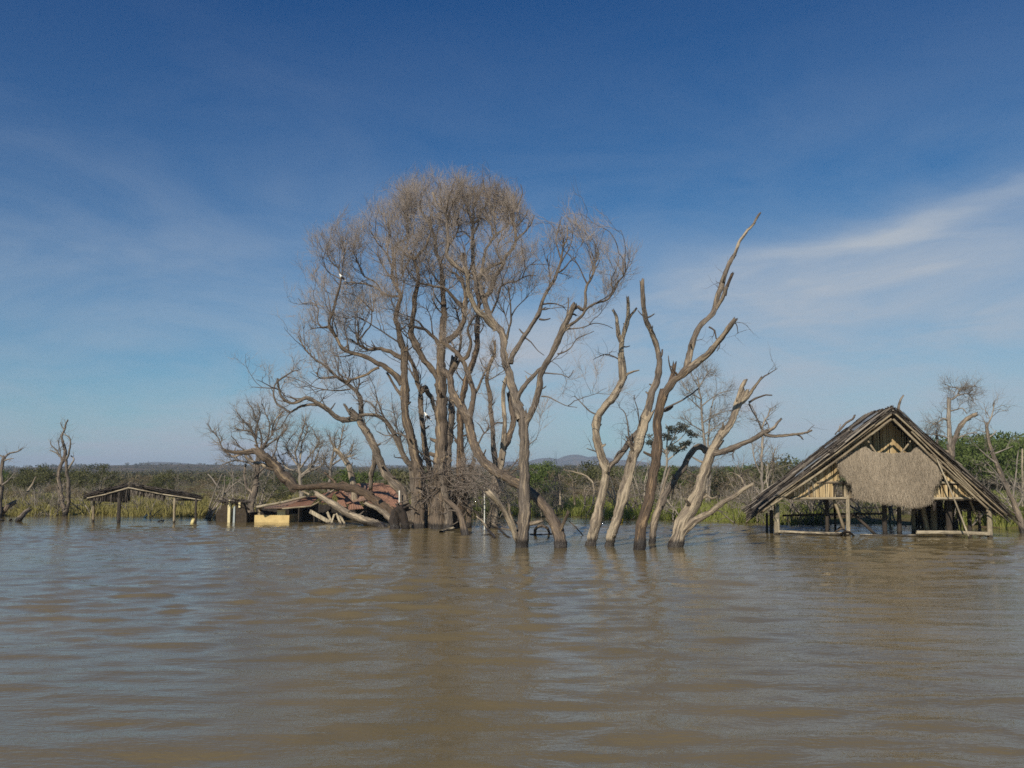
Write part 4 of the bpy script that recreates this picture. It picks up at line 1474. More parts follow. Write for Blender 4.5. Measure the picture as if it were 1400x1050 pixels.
# main stout trunk
T = Tree('dead_tree', 'stoutest trunk of the big clump, straight and brown with a pale peeled strip', (600, 723), mats=BB, seed=5)
T.stem(24, 11, 0, '600,723 600,700 602,660 602,630 603,591 603,540 602,520 601,497 603,474', d=0.5)
T.stem(10, 3.5, 0.7, '603,475 604.6,463 605.7,440 607.5,430 606,411 605,394 604,372 602,359 597,346 595,330 592,318 586,300', d=0.5)
T.stem(9, 6, 0.5, '602,524 596,511 591,506 579,491 567,468 562,457 563,440 566,425 567,405 571,390', d=-0.7)
T.stem(5.5, 2, 1.6, '567,410 572,386 571,370 567,357 564,351 556,362 551,373 548,380', d=-0.3)
T.stem(4, 1.4, 2.2, '566,356 574,346 580,340 587,325 590,310 588,296', d=-0.4)
T.stem(3, 1.1, 2.4, '556,360 550,374 552,350 558,332 556,310 560,292', d=0.5)
T.stem(8.5, 4.5, 0.7, '604,470 611,467 624,456 632,443 634.5,432 636,417 637,402 633,388', d=-0.4)
T.stem(5.5, 1.8, 1.3, '632,420 626,414 618,405 607.6,393 592,391 573,387.6 562,380', d=-0.9)
T.stem(4.2, 1.5, 1.4, '636,404 632,385 624,375 616.6,373 611,368 606,360', d=0.6)
T.stem(6.5, 3, 0.6, '603,478 596,464 586,455 580,450 570,448 560,446', d=-0.6)
T.stem(3.2, 1.2, 1.2, '580,450 572,440 560,436 548,440')
T.stem(3.0, 1.1, 2.2, '603,360 608,345 612,335 616,318')
T.stem(3.2, 1.0, 2.6, '592,318 584,302 577,290 573,278')
T.stem(3.0, 1.0, 2.6, '595,330 600,310 602,292 606,276')
T.stem(3.0, 1.0, 2.0, '605,394 590,372 584,356 580,344')
T.stem(2.4, 1, 1, '606,430 596,420 590,408')
T.stem(2.6, 1, 0.4, '604,640 588,628 574,618 560,610')
T.twigs(400, 2400, 10500, n0=90, up=0.38)
T.done()

for k, (lab, q, w, mt) in enumerate((('short split stem at the left foot of the stout trunk', '590,722 591,700 590,680 594,660 598,642', 11, 'bark_brown'),
                                     ('ragged stem hugging the right foot of the stout trunk', '612,724 614,706 610,684 606,664 603,640', 12, 'bark_grey'),
                                     ('dark slanted stem between the stout trunk and the dark one', '622,722 620,700 622,676 628,652 634,630 630,612', 9, 'bark_dark'),
                                     ('grey stem rising beside the leftmost upright trunk', '583,721 584,700 582,676 577,650 574,626', 9, 'bark_grey'),
                                     ('thin brown stem right of the dark trunk of the clump', '640,722 641,700 638,672 642,648 648,630', 8, 'bark_brown'))):
    T = Tree('broken_stem_tree', lab, tuple(float(v) for v in q.split()[0].split(',')), mats=(mt, 'twig_dark'), seed=60 + k, cat='dead trunk')
    T.stem(w, w * 0.6, 0.3, q, d=0.3, jag=True)
    T.twigs(30, 120, 0, up=0.0, l1=(0.3, 0.9), r=(0.014, 0.009, 0.006))
    T.done()

# tree that leans in from the front right
T = Tree('dead_tree', 'grey dead tree slanting far left across the clump from its foot in the water', (766, 749), mats=BB, seed=6)
T.stem(15, 12, 0, '766,749 762,730 755,712 740,688 728,676 711,662 694,652 676,643 662,632 650.5,612 644,591 638,570 632.6,560', d=4.6)
T.stem(11, 9, 0, '634,563 628,552 623.5,545 618,535 616,523 612.6,511', d=1.4)
T.stem(7.5, 6, 0, '614,514 619.4,504 624,496', d=-0.2)
T.stem(8, 5, 0, '614,514 607,508 602,500', d=0.4)
T.stem(10, 5, 0.3, '642,588 641,573 645.4,556 648,540 646,530 640,512 634,496 626,484 616,476 606,468', d=1.2)
T.stem(6, 2, 0.8, '632,492 640,486 644,470 640,452 644,440 652,430', d=-0.6)
T.stem(5, 2.4, 0.5, '646,545 654,530 659,516 666,503', d=0.7)
T.stem(2.8, 1.2, 0.4, '651,612 660,594 664,590 668,580 664,576')
T.stem(2.2, 1, 0.4, '662,592 656,582 652,578')
T.stem(5.5, 3.6, 0, '764,728 770,716 776,700', d=-0.3, jag=True)
T.stem(2.2, 0.9, 0.3, '696,650 706,640 716,632')
T.stem(2.6, 1, 0.3, '690,648 700,638 712,625 722,615')
T.twigs(60, 330, 500, up=0.2, l1=(0.3, 0.9), l2=(0.2, 0.5))
T.done()

# back trunks
T = Tree('dead_tree', 'dark dead trunk standing behind the stout trunk, second from the pale one', (630, 722), mats=('bark_dark', 'twig'), seed=7)
T.stem(11, 7, 0.1, '630,722 630,690 629,650 629,612 629,578 630,553 636,524 642,506 648,490 652,474 652.6,460 652.6,449', d=0.9)
T.stem(7, 4, 0.6, '652.6,450 653,430 655,417 654,407 650,392 651,382 647,372', d=0.3)
T.stem(3, 1, 1.4, '654,420 662,408 660,398')
T.stem(2.6, 1, 0.6, '630,610 622,600 616,596')
T.stem(2.8, 1, 0.6, '636,524 626,512 622,498 626,486')
T.twigs(120, 600, 1200, n0=22, up=0.3, l1=(0.4, 1.1))
T.done()
T = Tree('dead_tree', 'thin grey trunk close behind the right side of the stout trunk', (614, 719), mats=('bark_grey', 'twig'), seed=8)
T.stem(12, 6, 0, '614,719 613,680 612,630 615,591 617,566 618,540 616,515 620,490', d=0.8)
T.stem(5, 2, 0.8, '618,500 626,484 630,466 628,440 622,420')
T.stem(2.6, 1, 0.4, '616,590 624,582 628,576')
T.twigs(30, 200, 400, up=0.3)
T.done()
T = Tree('dead_tree', 'pale forked trunk with cream bare wood behind the leaning tree', (672, 722), mats=('bark_pale', 'twig'), seed=9)
T.stem(14, 9, 0, '672,722 674,704 676,690 676.5,662 684,636 688,612', d=0.4)
T.stem(8, 5, 0, '688,614 690,578 688,545 690,524 694,512', d=0.2)
T.stem(8.5, 6, 0, '687,616 697,594 702,576 699,559 696,540', d=0.6, mat='bark_brown')
T.stem(8, 4, 0.3, '678,652 679,640 675,615 674,591 671,560 670,540 666,520 669,500 676,484 676,468', d=0.8, mat='bark_brown')
T.stem(3.2, 2.2, 0.2, '675,580 684,578 690,579', d=0.1)
T.stem(2.6, 1, 0.6, '668,506 660,500 656,490')
T.stem(2.2, 1, 0.6, '666,520 676,515 690,506')
T.twigs(24, 140, 220, up=0.25, l1=(0.3, 0.8))
T.done()

# front tree with the two tall stems
T = Tree('dead_tree', 'tallest dead tree of the clump, grey front trunk parting into two high crowns', (713, 748), mats=('bark_grey', 'twig'), seed=10)
T.stem(19, 12, 0, '713,748 715,730 718,700 717,670 717,640 716,600 716,585 714,570', d=0.5)
T.stem(12, 8, 0.1, '714,575 710,560 706,552 702,535 697,514 692,500 689.5,490 688.5,468 687,458 683,450 678,445', d=2.0)
T.stem(9, 6.5, 0.3, '680,447 669,432.5 664,416 659,404 655,391 650,380 646,366', d=0.8)
T.stem(6.5, 2, 1.6, '647,368 646,353 647,339 646,320 646,308 642,294 640,284 632,271 623,260', d=0.3)
T.stem(4, 1.3, 2.6, '646,312 647,302 647.5,285 649,274 647,262 644,250', d=-0.5)
T.stem(3.4, 1.2, 2.6, '647,285 652.6,272 659,258 662,246')
T.stem(4, 1.2, 2.6, '647,306 655,298 658,288 663,284 668,272 670,258', d=0.6)
T.stem(3, 1, 2.4, '642,292 634,286 622,276 612,268')
T.stem(2.8, 1, 2.2, '647,330 640,322 632,316 628,306')
T.stem(7.5, 3.5, 0.2, '660,407 664,404 670.6,399 674,389 678,376 687,363 691,350', d=-0.7)
T.stem(5.5, 1.8, 1.6, '690,353 694,346 701,339 705,328 705,317 703,307 701.5,299 704,281 702,264', d=0.4)
T.stem(3, 1, 2.6, '703,300 696,286 692,272 694,258')
T.stem(3, 1, 2.6, '702,290 710,276 714,264 712,252')
T.stem(3.4, 1, 1.2, '703,333 708,325 718,317 726,307 727,303 731,294', d=-0.5)
T.stem(2.6, 0.9, 2.4, '704,312 712,304 718,296 722,286')
T.stem(6, 3.4, 0.1, '651,384 655,381 659,375 668,367 683,360 690,356', d=-0.4)
T.stem(5.2, 1.6, 1.6, '658,376 661.6,352 664,340.5 670.6,331.5 678,320 688.6,313.5 694,307 695,297 692,284', d=-0.6)
T.stem(3.2, 1, 2.4, '678,320 676,302 676,284 680,268', d=0.3)
T.stem(3.2, 1, 2.4, '675,324 673,317 672,307 665,299 660,290')
T.stem(3.4, 1.2, 1.8, '688,360 680,345 682,330 688,322')
T.stem(9, 5, 0.1, '678,452 676,448 670.6,443 662,432 655,427 647,415 641,400 640,388 640,376 637,367', d=-0.5, mat='bark_pale')
T.stem(6, 2, 1.2, '639,374 629,368 620,360.5 611,351 613,333 611,313 611,302 609,289 604,285 597,276 592,263', d=0.4)
T.stem(3, 1, 2.6, '610,292 614,268.6 619,257 622,246')
T.stem(2.8, 1, 2.6, '604,285 602,266 602,253 599,244')
T.stem(3, 1.2, 1.4, '612,340 620,326 626,312 622,296')
T.stem(3.4, 1.4, 1, '638,370 637,353 636,335', jag=True)
T.stem(3.6, 1.4, 0.25, '672,428 678,416 682,404 683,395 688.5,389 696,386 705,385 714,380 724,376 733,377', d=-0.9)
T.stem(1.8, 0.8, 0.4, '714,380 719,367 728,360 736,354')
T.stem(3.8, 1.4, 0.6, '693,464 696,448 699,436 698,413 696,402 694,390', d=-0.7)
T.stem(2, 0.8, 1.8, '698,434 704,424 710,417 719,408 724,400')
T.stem(1.8, 0.8, 1.8, '696,448 690,428 684,420')
# right stem and its crowns
T.stem(9, 7, 0.10, '717,586 720,576 726,564 734,544 738,524 740,508 748,494 758,476 768,454 778,432 784,418', d=-0.8, jag=True)
T.stem(6.5, 4, 0.20, '714,556 708,545 720,524 734,508 742,502', d=-0.3)
T.stem(8, 3.2, 0.27, '698,497 700,486 706,476 718,458 726,446 736,430 740,416 745,404 756,386 762,372', d=0.7)
T.stem(4.2, 1.3, 1.32, '761,374 766,358 768,348 770,338 775,325 776,308', d=0.3)
T.stem(3, 1, 1.56, '764,364 772,350 780,335 784,312')
T.stem(2.6, 0.9, 1.44, '766,352 760,330 764,310 768,296')
T.stem(2.8, 1, 0.19, '762,373 770,368 782,354 788,352')
T.stem(2.4, 0.9, 0.26, '748,402 752,384 750,366 748,350')
T.stem(5.5, 1.8, 0.23, '782,424 790,420 798,424 800,412 802,392 806,384 812,372 813,358 808,346', d=0.5)
T.stem(2.6, 0.9, 0.38, '803,388 796,374 790,362 784,352')
T.stem(2.4, 0.9, 0.38, '813,362 818,346 812,330 806,324')
T.stem(4.6, 1.6, 0.19, '776,447 786,440 796,431 802,422 818,414 828,411 838,400 846,384 854,374 855,358', d=-0.6)
T.stem(2.6, 0.9, 0.38, '838,400 836,382 842,368 846,356')
T.stem(2.2, 0.9, 0.30, '852,376 852,354 846,346 844,336')
T.stem(2.2, 0.9, 0.15, '776,450 796,448 812,442 826,444 838,449')
T.stem(2.4, 0.9, 0.15, '762,484 770,482 780,476 788,464 800,458 812,453')
T.stem(2.2, 0.9, 0.15, '744,510 757,511 768,512 778,516 784,506')
T.stem(2.2, 0.9, 0.27, '740,542 750,543 762,549 776,555 789,557')
T.stem(3.2, 1.2, 0.15, '740,416 750,415 762,416 772,420')
T.stem(2.8, 1.8, 0.20, '774,440 777,420 777,408', jag=True)
T.stem(3.0, 2.0, 0.20, '779,432 784,430 788,432')
T.stem(3.4, 1.6, 0.20, '737,436 744,438 752,436', jag=True)
T.stem(2.2, 0.9, 0.23, '718,462 726,468 736,480 744,486')
T.stem(9, 7, 0.00, '711,746 702,724 690,700 680,686 670,674', d=-0.6, mat='bark_pale', name='broken_stem')
T.stem(5, 3.6, 0.00, '704,724 699,708 695,690', d=-0.2, mat='bark_pale', jag=True)
T.stem(2.2, 0.9, 0.30, '719,612 726,606 734,600')
T.stem(2.4, 0.9, 0.18, '716,640 706,642 700,648')
T.twigs(440, 2700, 12500, n0=110, up=0.36)
T.done()

# ------------------------------------------------------------------ broken trunks on the right
T = Tree('broken_tree', 'pale curving broken trunk, leftmost of the broken trunks, with a forked tip', (807, 746), mats=('bark_pale', 'twig_dark'), seed=20, cat='dead trunk')
T.stem(14, 9.5, 0, '807,746 810,735 816,710 822,680 828,650 825,632 818,610 814,590 816,572 824,560 832,550 841.5,539 849,524 851,512 850,490', d=0.6)
T.stem(7.5, 4, 0, '850,492 850,470 854,452 858,438 859,420 858,407', d=-0.3, jag=True)
T.stem(6, 3.6, 0, '850,468 846,455 843,435 838,424', d=0.3, jag=True)
T.stem(3.8, 3, 0, '858,440 863,430 869,422', d=0.1, jag=True)
T.stem(5.5, 1.6, 0, '852,517 859,511 866,508 874,506', d=-0.2)
T.stem(2.4, 0.9, 0.4, '814,566 806,562 796,552 785,541')
T.stem(2.2, 0.9, 0.3, '848,493 842,489 828.6,484 820,487 811,492')
T.stem(7.5, 7, 0, '829,646 836,635 842,630 850,620 858,609 866,598 872,592', d=0.5, mat='bark_grey')
T.stem(2.6, 1.0, 0.3, '818,618 812,616 802,613')
T.stem(2.4, 1.0, 0.3, '840,628 846,617 854,614 858,606 852,600')
T.twigs(16, 40, 0, up=0.15, l1=(0.2, 0.6))
T.done()

T = Tree('broken_tree', 'grey broken trunk with bent snapped top, between the curving pale and dark brown ones', (832.5, 747), mats=('bark_grey', 'twig_dark'), seed=21, cat='dead trunk')
T.stem(13, 12, 0, '832.5,747 835,736 840,720 848,690 858,656 864,630 872,612 878,590 885,568', d=0.5, mat='bark_pale')
T.stem(12, 8, 0, '884,572 887,557 893,535.5 899,518 901,505 901,484', d=0.3)
T.stem(8, 6.5, 0, '901,487 897,470 892,458 886,444 883,435 880,420 879,405 877.5,387', d=-0.3, jag=True)
T.stem(3, 2.6, 0, '902,490 905,485 905.5,479', jag=True)
T.stem(2.4, 1, 0.3, '878,592 874,578 872,561 868,548 867,541')
T.stem(3, 1.2, 0.3, '868,612 860,596 858,578 855,566 850,560')
T.stem(2.2, 1, 0.2, '882,434 876,429 872,424')
T.stem(5, 3, 0, '870,616 862,608 857,598', d=0.3, jag=True)
T.twigs(12, 30, 0, up=0.2, l1=(0.2, 0.6))
T.done()

T = Tree('broken_tree', 'dark brown broken trunk carrying the highest bare spike of the broken trunks', (873.5, 752), mats=('bark_dark', 'twig_dark'), seed=22, cat='dead trunk')
T.stem(14, 12, 0, '873.5,752 875,735 878,716 886,690 891,660 896,640 898.5,610 900,594 899,572 902,555 906,543', d=0.4)
T.stem(11, 9, 0, '904,547 912,533 922,520 932,513 942,504', d=-0.3, mat='bark_brown')
T.stem(9.5, 5.5, 0, '938,508 951.6,497 962,488 971,480.5 987,461 996,449 1004,438', d=-0.9, mat='bark_grey')
T.stem(10, 5, 0.1, '936,510 941,494 948,464 958,445 974,429 980,408 986,392 992,372 1003,351', d=0.6, mat='bark_grey')
T.stem(5, 3, 0, '1002,353 1010,334 1020,318.6 1030,305 1039,292', d=0.2, mat='bark_pale', jag=True)
T.stem(5.5, 5, 0, '976,426 983,416 987,409 991,398 994,393', d=-0.2, mat='bark_grey')
T.stem(5, 4.2, 0, '991,404 994,393 998,384 1001,376', d=-0.1)
T.stem(9, 6, 0, '908,541 914,528 919,514 922,500', d=0.2, jag=True)
T.stem(3.4, 1.2, 0, '921,515 916,500 914,487', jag=True)
T.stem(3.0, 1.6, 0.1, '904,566 911,558 922.5,552 934,546 945,539 955,531', d=0.8, mat='bark_pale')
T.stem(2.6, 1.2, 0.2, '969,447 977,452 979,462 984,472 980,480')
T.stem(1.8, 0.8, 0.2, '1004,440 1008,446 1009,456')
T.stem(5, 4, 0, '902,562 910,561 918,556', d=0.3, jag=True)
T.twigs(10, 20, 0, up=0.0, l1=(0.2, 0.5))
T.done()

T = Tree('broken_tree', 'slanting dead trunk shadowed under the pale forked one, bending over at its top', (891, 743), mats=('bark_grey', 'twig_dark'), seed=23, cat='dead trunk')
T.stem(9, 8, 0, '891,743 892,732 896,708 902,694 910,676 918,664 926,650 934,640 942,624 950,612 958,611 968,618', d=0.6)
T.stem(5.5, 3, 0, '895,710 900,690 906,668 912,652 916,640', d=0.5, jag=True, mat='bark_pale')
T.stem(3, 1.2, 0.3, '926,650 922,664 920,676')
T.stem(2.4, 1, 0.3, '934,640 944,646 952,650 958,656')
T.twigs(12, 30, 0, up=-0.1, l1=(0.2, 0.6))
T.done()

T = Tree('broken_tree', 'pale forked broken trunk nearest the thatched hut, with one long arm pointing right', (922.5, 748), mats=('bark_pale', 'twig_dark'), seed=24, cat='dead trunk')
T.stem(19, 12, 0, '922.5,748 926,735 930,720 944,696 956,672 962,650 968,630 972,618 980,606', d=0.6)
T.stem(11, 7, 0, '978,610 984,598 990,590 1000,578 1007,560 1012,550 1018,537', d=0.4)
T.stem(7, 5, 0, '1004,566 1007,552 1013,532 1018,522', d=0.2, jag=True)
T.stem(6, 3, 0, '1012,552 1020,546 1026,536 1034,526 1040,517', d=-0.3, jag=True)
T.stem(2.6, 1, 0.2, '1039,520 1046,514 1052,511 1063,504')
T.stem(3.4, 2, 0, '1024,550 1032,545 1039,543 1048,540 1056,540', d=-0.4)
T.stem(9, 5.5, 0, '971,621 986,618 1004,612 1018,605 1030,600 1042,593 1049,590', d=-0.7, mat='bark_grey')
T.stem(5, 2.6, 0, '1047,591 1056,586 1062,580 1068,573', d=0.3, mat='bark_grey', jag=True)
T.stem(5.5, 2.6, 0.1, '1045,594 1056,596 1070,595 1088,594 1100,592 1110,588', d=-0.4, mat='bark_grey')
T.stem(2.6, 2, 0, '1088,594 1094,596 1097,600', jag=True, mat='bark_grey')
T.stem(10, 5, 0.1, '928,738 936,726 944,718 952,711 962,706 974,698 984,690 1002,680 1018,668 1028,662', d=-0.8)
T.stem(4, 2.4, 0, '956,682 962,680 968,678 974,681 980,679', d=-0.3, jag=True)
T.stem(2.4, 1, 0.3, '1014,609 1006,614 1002,620 1004,628')
T.stem(2.2, 1, 0.2, '1024,552 1030,564 1036,574 1040,584')
T.stem(2.0, 0.9, 0.3, '1010,672 1018,660 1014,650 1020,642')
T.twigs(26, 70, 0, up=0.1, l1=(0.2, 0.6))
T.done()

# ------------------------------------------------------------------ thin trees standing farther back
T = Tree('dead_tree', 'thin forked grey dead tree behind the long arm pointing right', (1046, 712), Y=39, mats=('twig_far', 'twig_far'), seed=30)
T.stem(5, 3, 0.4, '1046,712 1044,690 1042,660 1041,626 1043,600 1042,584', d=0.3)
T.stem(2.8, 1.6, 0.5, '1042,585 1046,574 1050,568 1053,558', d=0.2)
T.stem(2.4, 1.0, 0.5, '1041,586 1036,574 1030,560 1026,553')
T.stem(2, 1, 0.5, '1047,575 1051,582 1052,588')
T.stem(3, 1, 1, '1042,650 1034,636 1030,620 1028,606')
T.stem(3, 1, 1, '1043,664 1052,648 1056,630 1060,612')
T.stem(3, 1, 1, '1042,680 1030,664 1020,650')
T.twigs(60, 240, 0, up=0.25, l1=(0.3, 0.9), r=(0.018, 0.01, 0.006))
T.done()

T = Tree('dead_tree', 'fine grey leafless tree seen between the broken trunks', (966, 700), Y=46, mats=('twig_far', 'twig_far'), seed=31)
T.stem(5.5, 2, 0.7, '966,700 967,660 966,625 963,600 960,575 958,548 956,530 954,516', d=0.2)
T.stem(4, 1.4, 0.7, '969,700 971,640 968,612 969,590 972,560 978,540', d=0.5)
for q in ('962,590 948,582 938,574 930,570', '963,594 978,584 990,576 1000,570', '959,560 946,548 936,540', '959,555 972,545 984,538 996,534', '956,530 948,518 944,508', '956,528 964,516 970,506', '957,545 942,535 932,524', '961,578 980,566 1004,560'):
    T.stem(2.0, 0.8, 2, q, thin=9)
T.twigs(170, 900, 2000, up=0.18, l1=(0.5, 1.3), r=(0.014, 0.009, 0.0055))
T.done()

T = Tree('dead_tree', 'feathery grey topped tree behind the dark brown broken trunk', (898, 702), Y=48, mats=('twig_far', 'leaf_grey'), seed=32)
T.stem(5, 3, 0.3, '898,702 904,670 908,650 912,632 910,618', d=0.3)
for q in ('911,625 920,608 930,600 938,592', '910,620 918,604 924,592 930,580', '910,618 900,606 892,600 886,594', '912,630 924,620 936,610 944,606', '911,622 912,604 914,590 910,580', '910,620 896,610 888,612'):
    T.stem(2.4, 1, 2, q, thin=1)
cs = np.array([P(x + rng.normal() * 3, y + rng.normal() * 2.5, 48.3 + rng.normal() * 0.5) for x, y in ((938, 590), (932, 582), (926, 588), (920, 596), (914, 586), (912, 598), (892, 600), (888, 608), (940, 606), (934, 610), (926, 612), (918, 612), (944, 594), (900, 602)) for _ in range(3)])
leaf_cloud(T.crown, cs, np.full(len(cs), 0.26), 2000, 0.11, 0.55)
T.has_crown = True
T.done('leaf_grey')

T = Tree('dead_tree', 'thick old dead tree with crooked top behind the right roof slope', (1304, 716), Y=40, mats=('bark_grey', 'twig_far'), seed=33)
T.stem(12, 9, 0, '1304,716 1302,680 1301,640 1300,614', d=0.3)
T.stem(7, 4.5, 0.3, '1300,616 1298,591 1297,570 1297,557 1297,546', d=0.2, mat='twig_far')
T.stem(8.5, 4.5, 0, '1301,616 1304,603 1312,584.6 1321,573 1328,569 1335,566', d=-0.5, jag=True)
T.stem(4.2, 3, 0, '1297,618 1283,612 1281,600 1281,590', d=0.3, jag=True)
T.stem(2.8, 1, 1.5, '1297,547 1304,545 1309,540 1313,532 1322,529 1334,528')
T.stem(2.4, 1, 1.5, '1309,541 1318,538 1326,540 1331,548')
T.stem(2, 0.9, 1, '1312,532 1302,529 1294,529')
T.stem(2.4, 1, 1, '1298,562 1308,560 1316,558 1322,566')
T.stem(2.6, 1, 1, '1297,574 1288,572 1282,578 1274,582')
T.stem(2.6, 1.2, 1, '1308,600 1316,596 1326,592 1336,592')
T.stem(2.6, 1.2, 1, '1297,600 1288,596 1276,594 1266,594')
T.twigs(110, 600, 700, up=0.08, l1=(0.3, 0.9), r=(0.014, 0.009, 0.006))
T.done()

T = Tree('dead_tree', 'leaning bare dead tree at the right edge beyond the hut', (1399, 729), mats=('bark_grey', 'twig_far'), seed=34)
T.stem(9, 4, 0.2, '1399,729 1394,708 1387,690 1380,676 1369,648.6 1362,632 1358,621 1353,606 1350,590 1348.6,580', d=0.8)
T.stem(2.6, 1, 0.6, '1349,584 1346,576 1344,572')
T.stem(2.6, 1, 0.6, '1349,584 1354,572 1358,560 1360,550')
T.stem(2.2, 0.9, 0.5, '1351,598 1358,594 1362,588')
T.stem(2.4, 1, 0.3, '1359,620 1370,616 1385,610')
T.stem(3.4, 1.4, 0.4, '1363,634 1352,626 1345,620 1339,614')
T.stem(3, 1.2, 0.4, '1384,684 1388,660 1390,640 1392,616')
T.stem(2.6, 1.2, 0.4, '1378,672 1366,652 1356,640 1346,630')
T.stem(3, 1.2, 0.4, '1390,696 1398,680 1402,660')
T.twigs(50, 160, 0, up=0.2, l1=(0.3, 0.9))
T.done()

# left side
T = Tree('dead_tree', 'lone forked dead tree with knotted bare top on the far left', (88, 705), mats=('bark_grey', 'twig_far'), seed=35)
T.stem(6.5, 4.5, 0, '88,705 88,700 86,694 82,670 80,650 82,640 86,628', d=0.4)
T.stem(6, 3.6, 0, '89,703 92,692 94,664 92,648 90,630 88,618', d=-0.4)
T.stem(4.6, 2, 0.4, '87,629 89,616 86,604 84,598 88,588 90,580 92,574', d=0.3)
T.stem(3.4, 1.6, 0.4, '90,628 94,620 96,606 94,598 88,594')
T.stem(3, 1.2, 0.4, '87,629 78,620 72,617 68,616')
T.stem(2.6, 1.2, 0.4, '81,624 78,616 70,609 69,605')
T.stem(3, 1.6, 0.4, '93,642 98,634 101,627 97,623')
T.stem(2.2, 1, 0.4, '86,604 90,612 92,622')
T.stem(2, 0.9, 0.4, '88,588 84,582 83,577')
T.stem(2, 0.9, 0.4, '84,630 82,616 80,604 83,596')
T.twigs(40, 60, 0, up=0.2, l1=(0.15, 0.5), r=(0.014, 0.009, 0.006))
T.done()
T = Tree('dead_tree', 'dead tree half cut off by the left edge, its arms reaching right', (-2, 708), mats=('bark_grey', 'twig_far'), seed=36)
T.stem(8, 4, 0, '-2,708 -1,690 2,664 1,648 3,634 6,626', d=0.3)
T.stem(3.4, 1.4, 0.3, '5,627 14,620 22,618 30,614')
T.stem(2.6, 1.2, 0.3, '6,630 12,628 18,627')
T.stem(3, 1.2, 0.3, '6,627 2,623 -6,620')
T.stem(2.6, 1, 0.3, '2,664 12,656 20,646')
T.twigs(20, 40, 0, up=0.15, l1=(0.15, 0.5), r=(0.014, 0.009, 0.006))
T.done()

# spiky dead trees left of the house
T = Tree('dead_tree', 'spiky many branched dead tree behind the outhouse', (343, 708), Y=39.5, mats=('bark_grey', 'twig_far'), seed=37)
T.stem(9, 6, 0.1, '343,708 344,690 347,676 350,660 352,640 354,622', d=0.3)
T.stem(4.5, 3, 0.2, '346,678 338,666 334,650 336,636', d=0.4)
for q in ('354,624 350,604 342,586 330,572 322,560', '354,624 358,600 352,580 346,560 338,549', '353,630 364,606 374,590 382,572 386,564', '354,618 348,596 340,580 328,576', '354,622 366,600 368,580 362,562 358,552',
          '352,640 340,622 326,608 316,596', '356,616 372,604 388,592 394,580', '350,650 366,634 376,618 380,600 390,586', '350,600 352,580 356,566 352,552', '344,590 334,588 320,586', '372,596 374,580 380,570 388,562', '352,640 336,632 320,630 306,634',
          '330,620 318,624 304,612 298,598 290,590 283,579'):
    T.stem(3.0, 1.0, 1, q, thin=1)
T.twigs(240, 950, 500, up=0.30, l1=(0.3, 0.9), r=(0.018, 0.010, 0.006))
T.done()
T = Tree('dead_tree', 'bushy dead tree with upright knotted branches above the red roof', (412, 690), Y=40.5, mats=('twig_far', 'twig_far'), seed=38)
T.stem(6, 4, 0.2, '412,690 411,660 410,640', d=0.2)
for q in ('410,642 411,622 413,606 418,594 420,584 414,574', '410,640 404,620 410,600 416,580 418,566', '411,640 424,622 436,606 430,592 426,584', '412,650 430,632 436,616 444,602', '410,640 398,624 392,610 398,598 404,592',
          '412,652 424,640 428,620 434,606', '410,644 392,640 384,628 378,614', '412,650 440,636 446,620 450,612'):
    T.stem(2.8, 1.0, 1, q, thin=1)
T.twigs(190, 640, 200, up=0.26, l1=(0.3, 0.8), r=(0.018, 0.010, 0.006))
T.done()
T = Tree('dead_tree', 'dark knotty dead tree right of the one above the red roof', (452, 690), Y=40, mats=('twig_far', 'twig_far'), seed=39)
T.stem(5, 3.6, 0.2, '452,690 450,664 452,640 454,626', d=0.2)
for q in ('454,628 456,612 452,604 450,596', '453,632 464,614 466,602 468,592 470,586', '453,636 466,628 474,624 480,620 482,608', '452,642 444,632 440,626', '474,624 480,624 484,622'):
    T.stem(2.8, 1.0, 1, q, thin=1)
T.twigs(80, 260, 0, up=0.24, l1=(0.2, 0.7), r=(0.016, 0.010, 0.006))
T.done()

# leaning trunk and logs over the house
T = Tree('leaning_tree', 'bent tan trunk rising over the red roof with spiky twigs at its top', (485, 690), Y=37.6, mats=('bark_pale', 'twig_dark'), seed=40, cat='dead trunk')
T.stem(10, 6, 0, '485,690 484,664 480,646 474,632 466,622 459,615', d=0.3)
for q in ('460,616 454,604 450,594', '461,617 466,602 468,590 471,580', '463,620 474,622 480,614 482,607', '460,616 457,600 462,588'):
    T.stem(2.2, 0.9, 1, q, thin=1)
T.twigs(24, 60, 0, up=0.2, l1=(0.2, 0.5))
T.done()
T = Tree('fallen_tree', 'thick broken trunk slanting up left over the outhouse side of the red roof', (403, 667), Y=37.0, mats=('bark_brown', 'twig_dark'), seed=41, cat='dead trunk')
T.stem(14, 12, 0, '405,669 395,658 384,646 372,634 362,624 354,618', d=-0.6, jag=True)
T.stem(10, 3, 0.2, '360,622 350,617 340,618 324,619 314,617 308,615', d=-0.5)
T.stem(7, 3, 0.2, '378,640 366,638 354,634 342,630 336,624', d=0.4, jag=True, mat='bark_pale')
T.stem(7, 4, 0.1, '394,658 388,646 380,634 376,626', d=0.7, jag=True, mat='bark_pale')
T.stem(2.6, 1, 0.5, '356,620 362,606 372,600')
T.twigs(26, 60, 0, up=0.15, l1=(0.2, 0.6))
T.done()
T = Tree('fallen_tree', 'long dark fallen trunk lying across the red roof down to the water', (547, 716), Y=35.0, mats=('bark_dark', 'twig_dark'), seed=42, cat='dead trunk')
T.stem(15, 7, 0, '547,716 540,706 530,697 520,689 508,680 496,672 480,667 462,665 440,664.5 420,666 404,666', d=1.4)
T.stem(5, 2, 0.3, '462,665 450,652 443,646', d=0.3, jag=True)
T.stem(4, 2, 0.3, '480,667 472,660 464,660')
T.twigs(14, 30, 0, up=0.2, l1=(0.2, 0.5))
T.done()
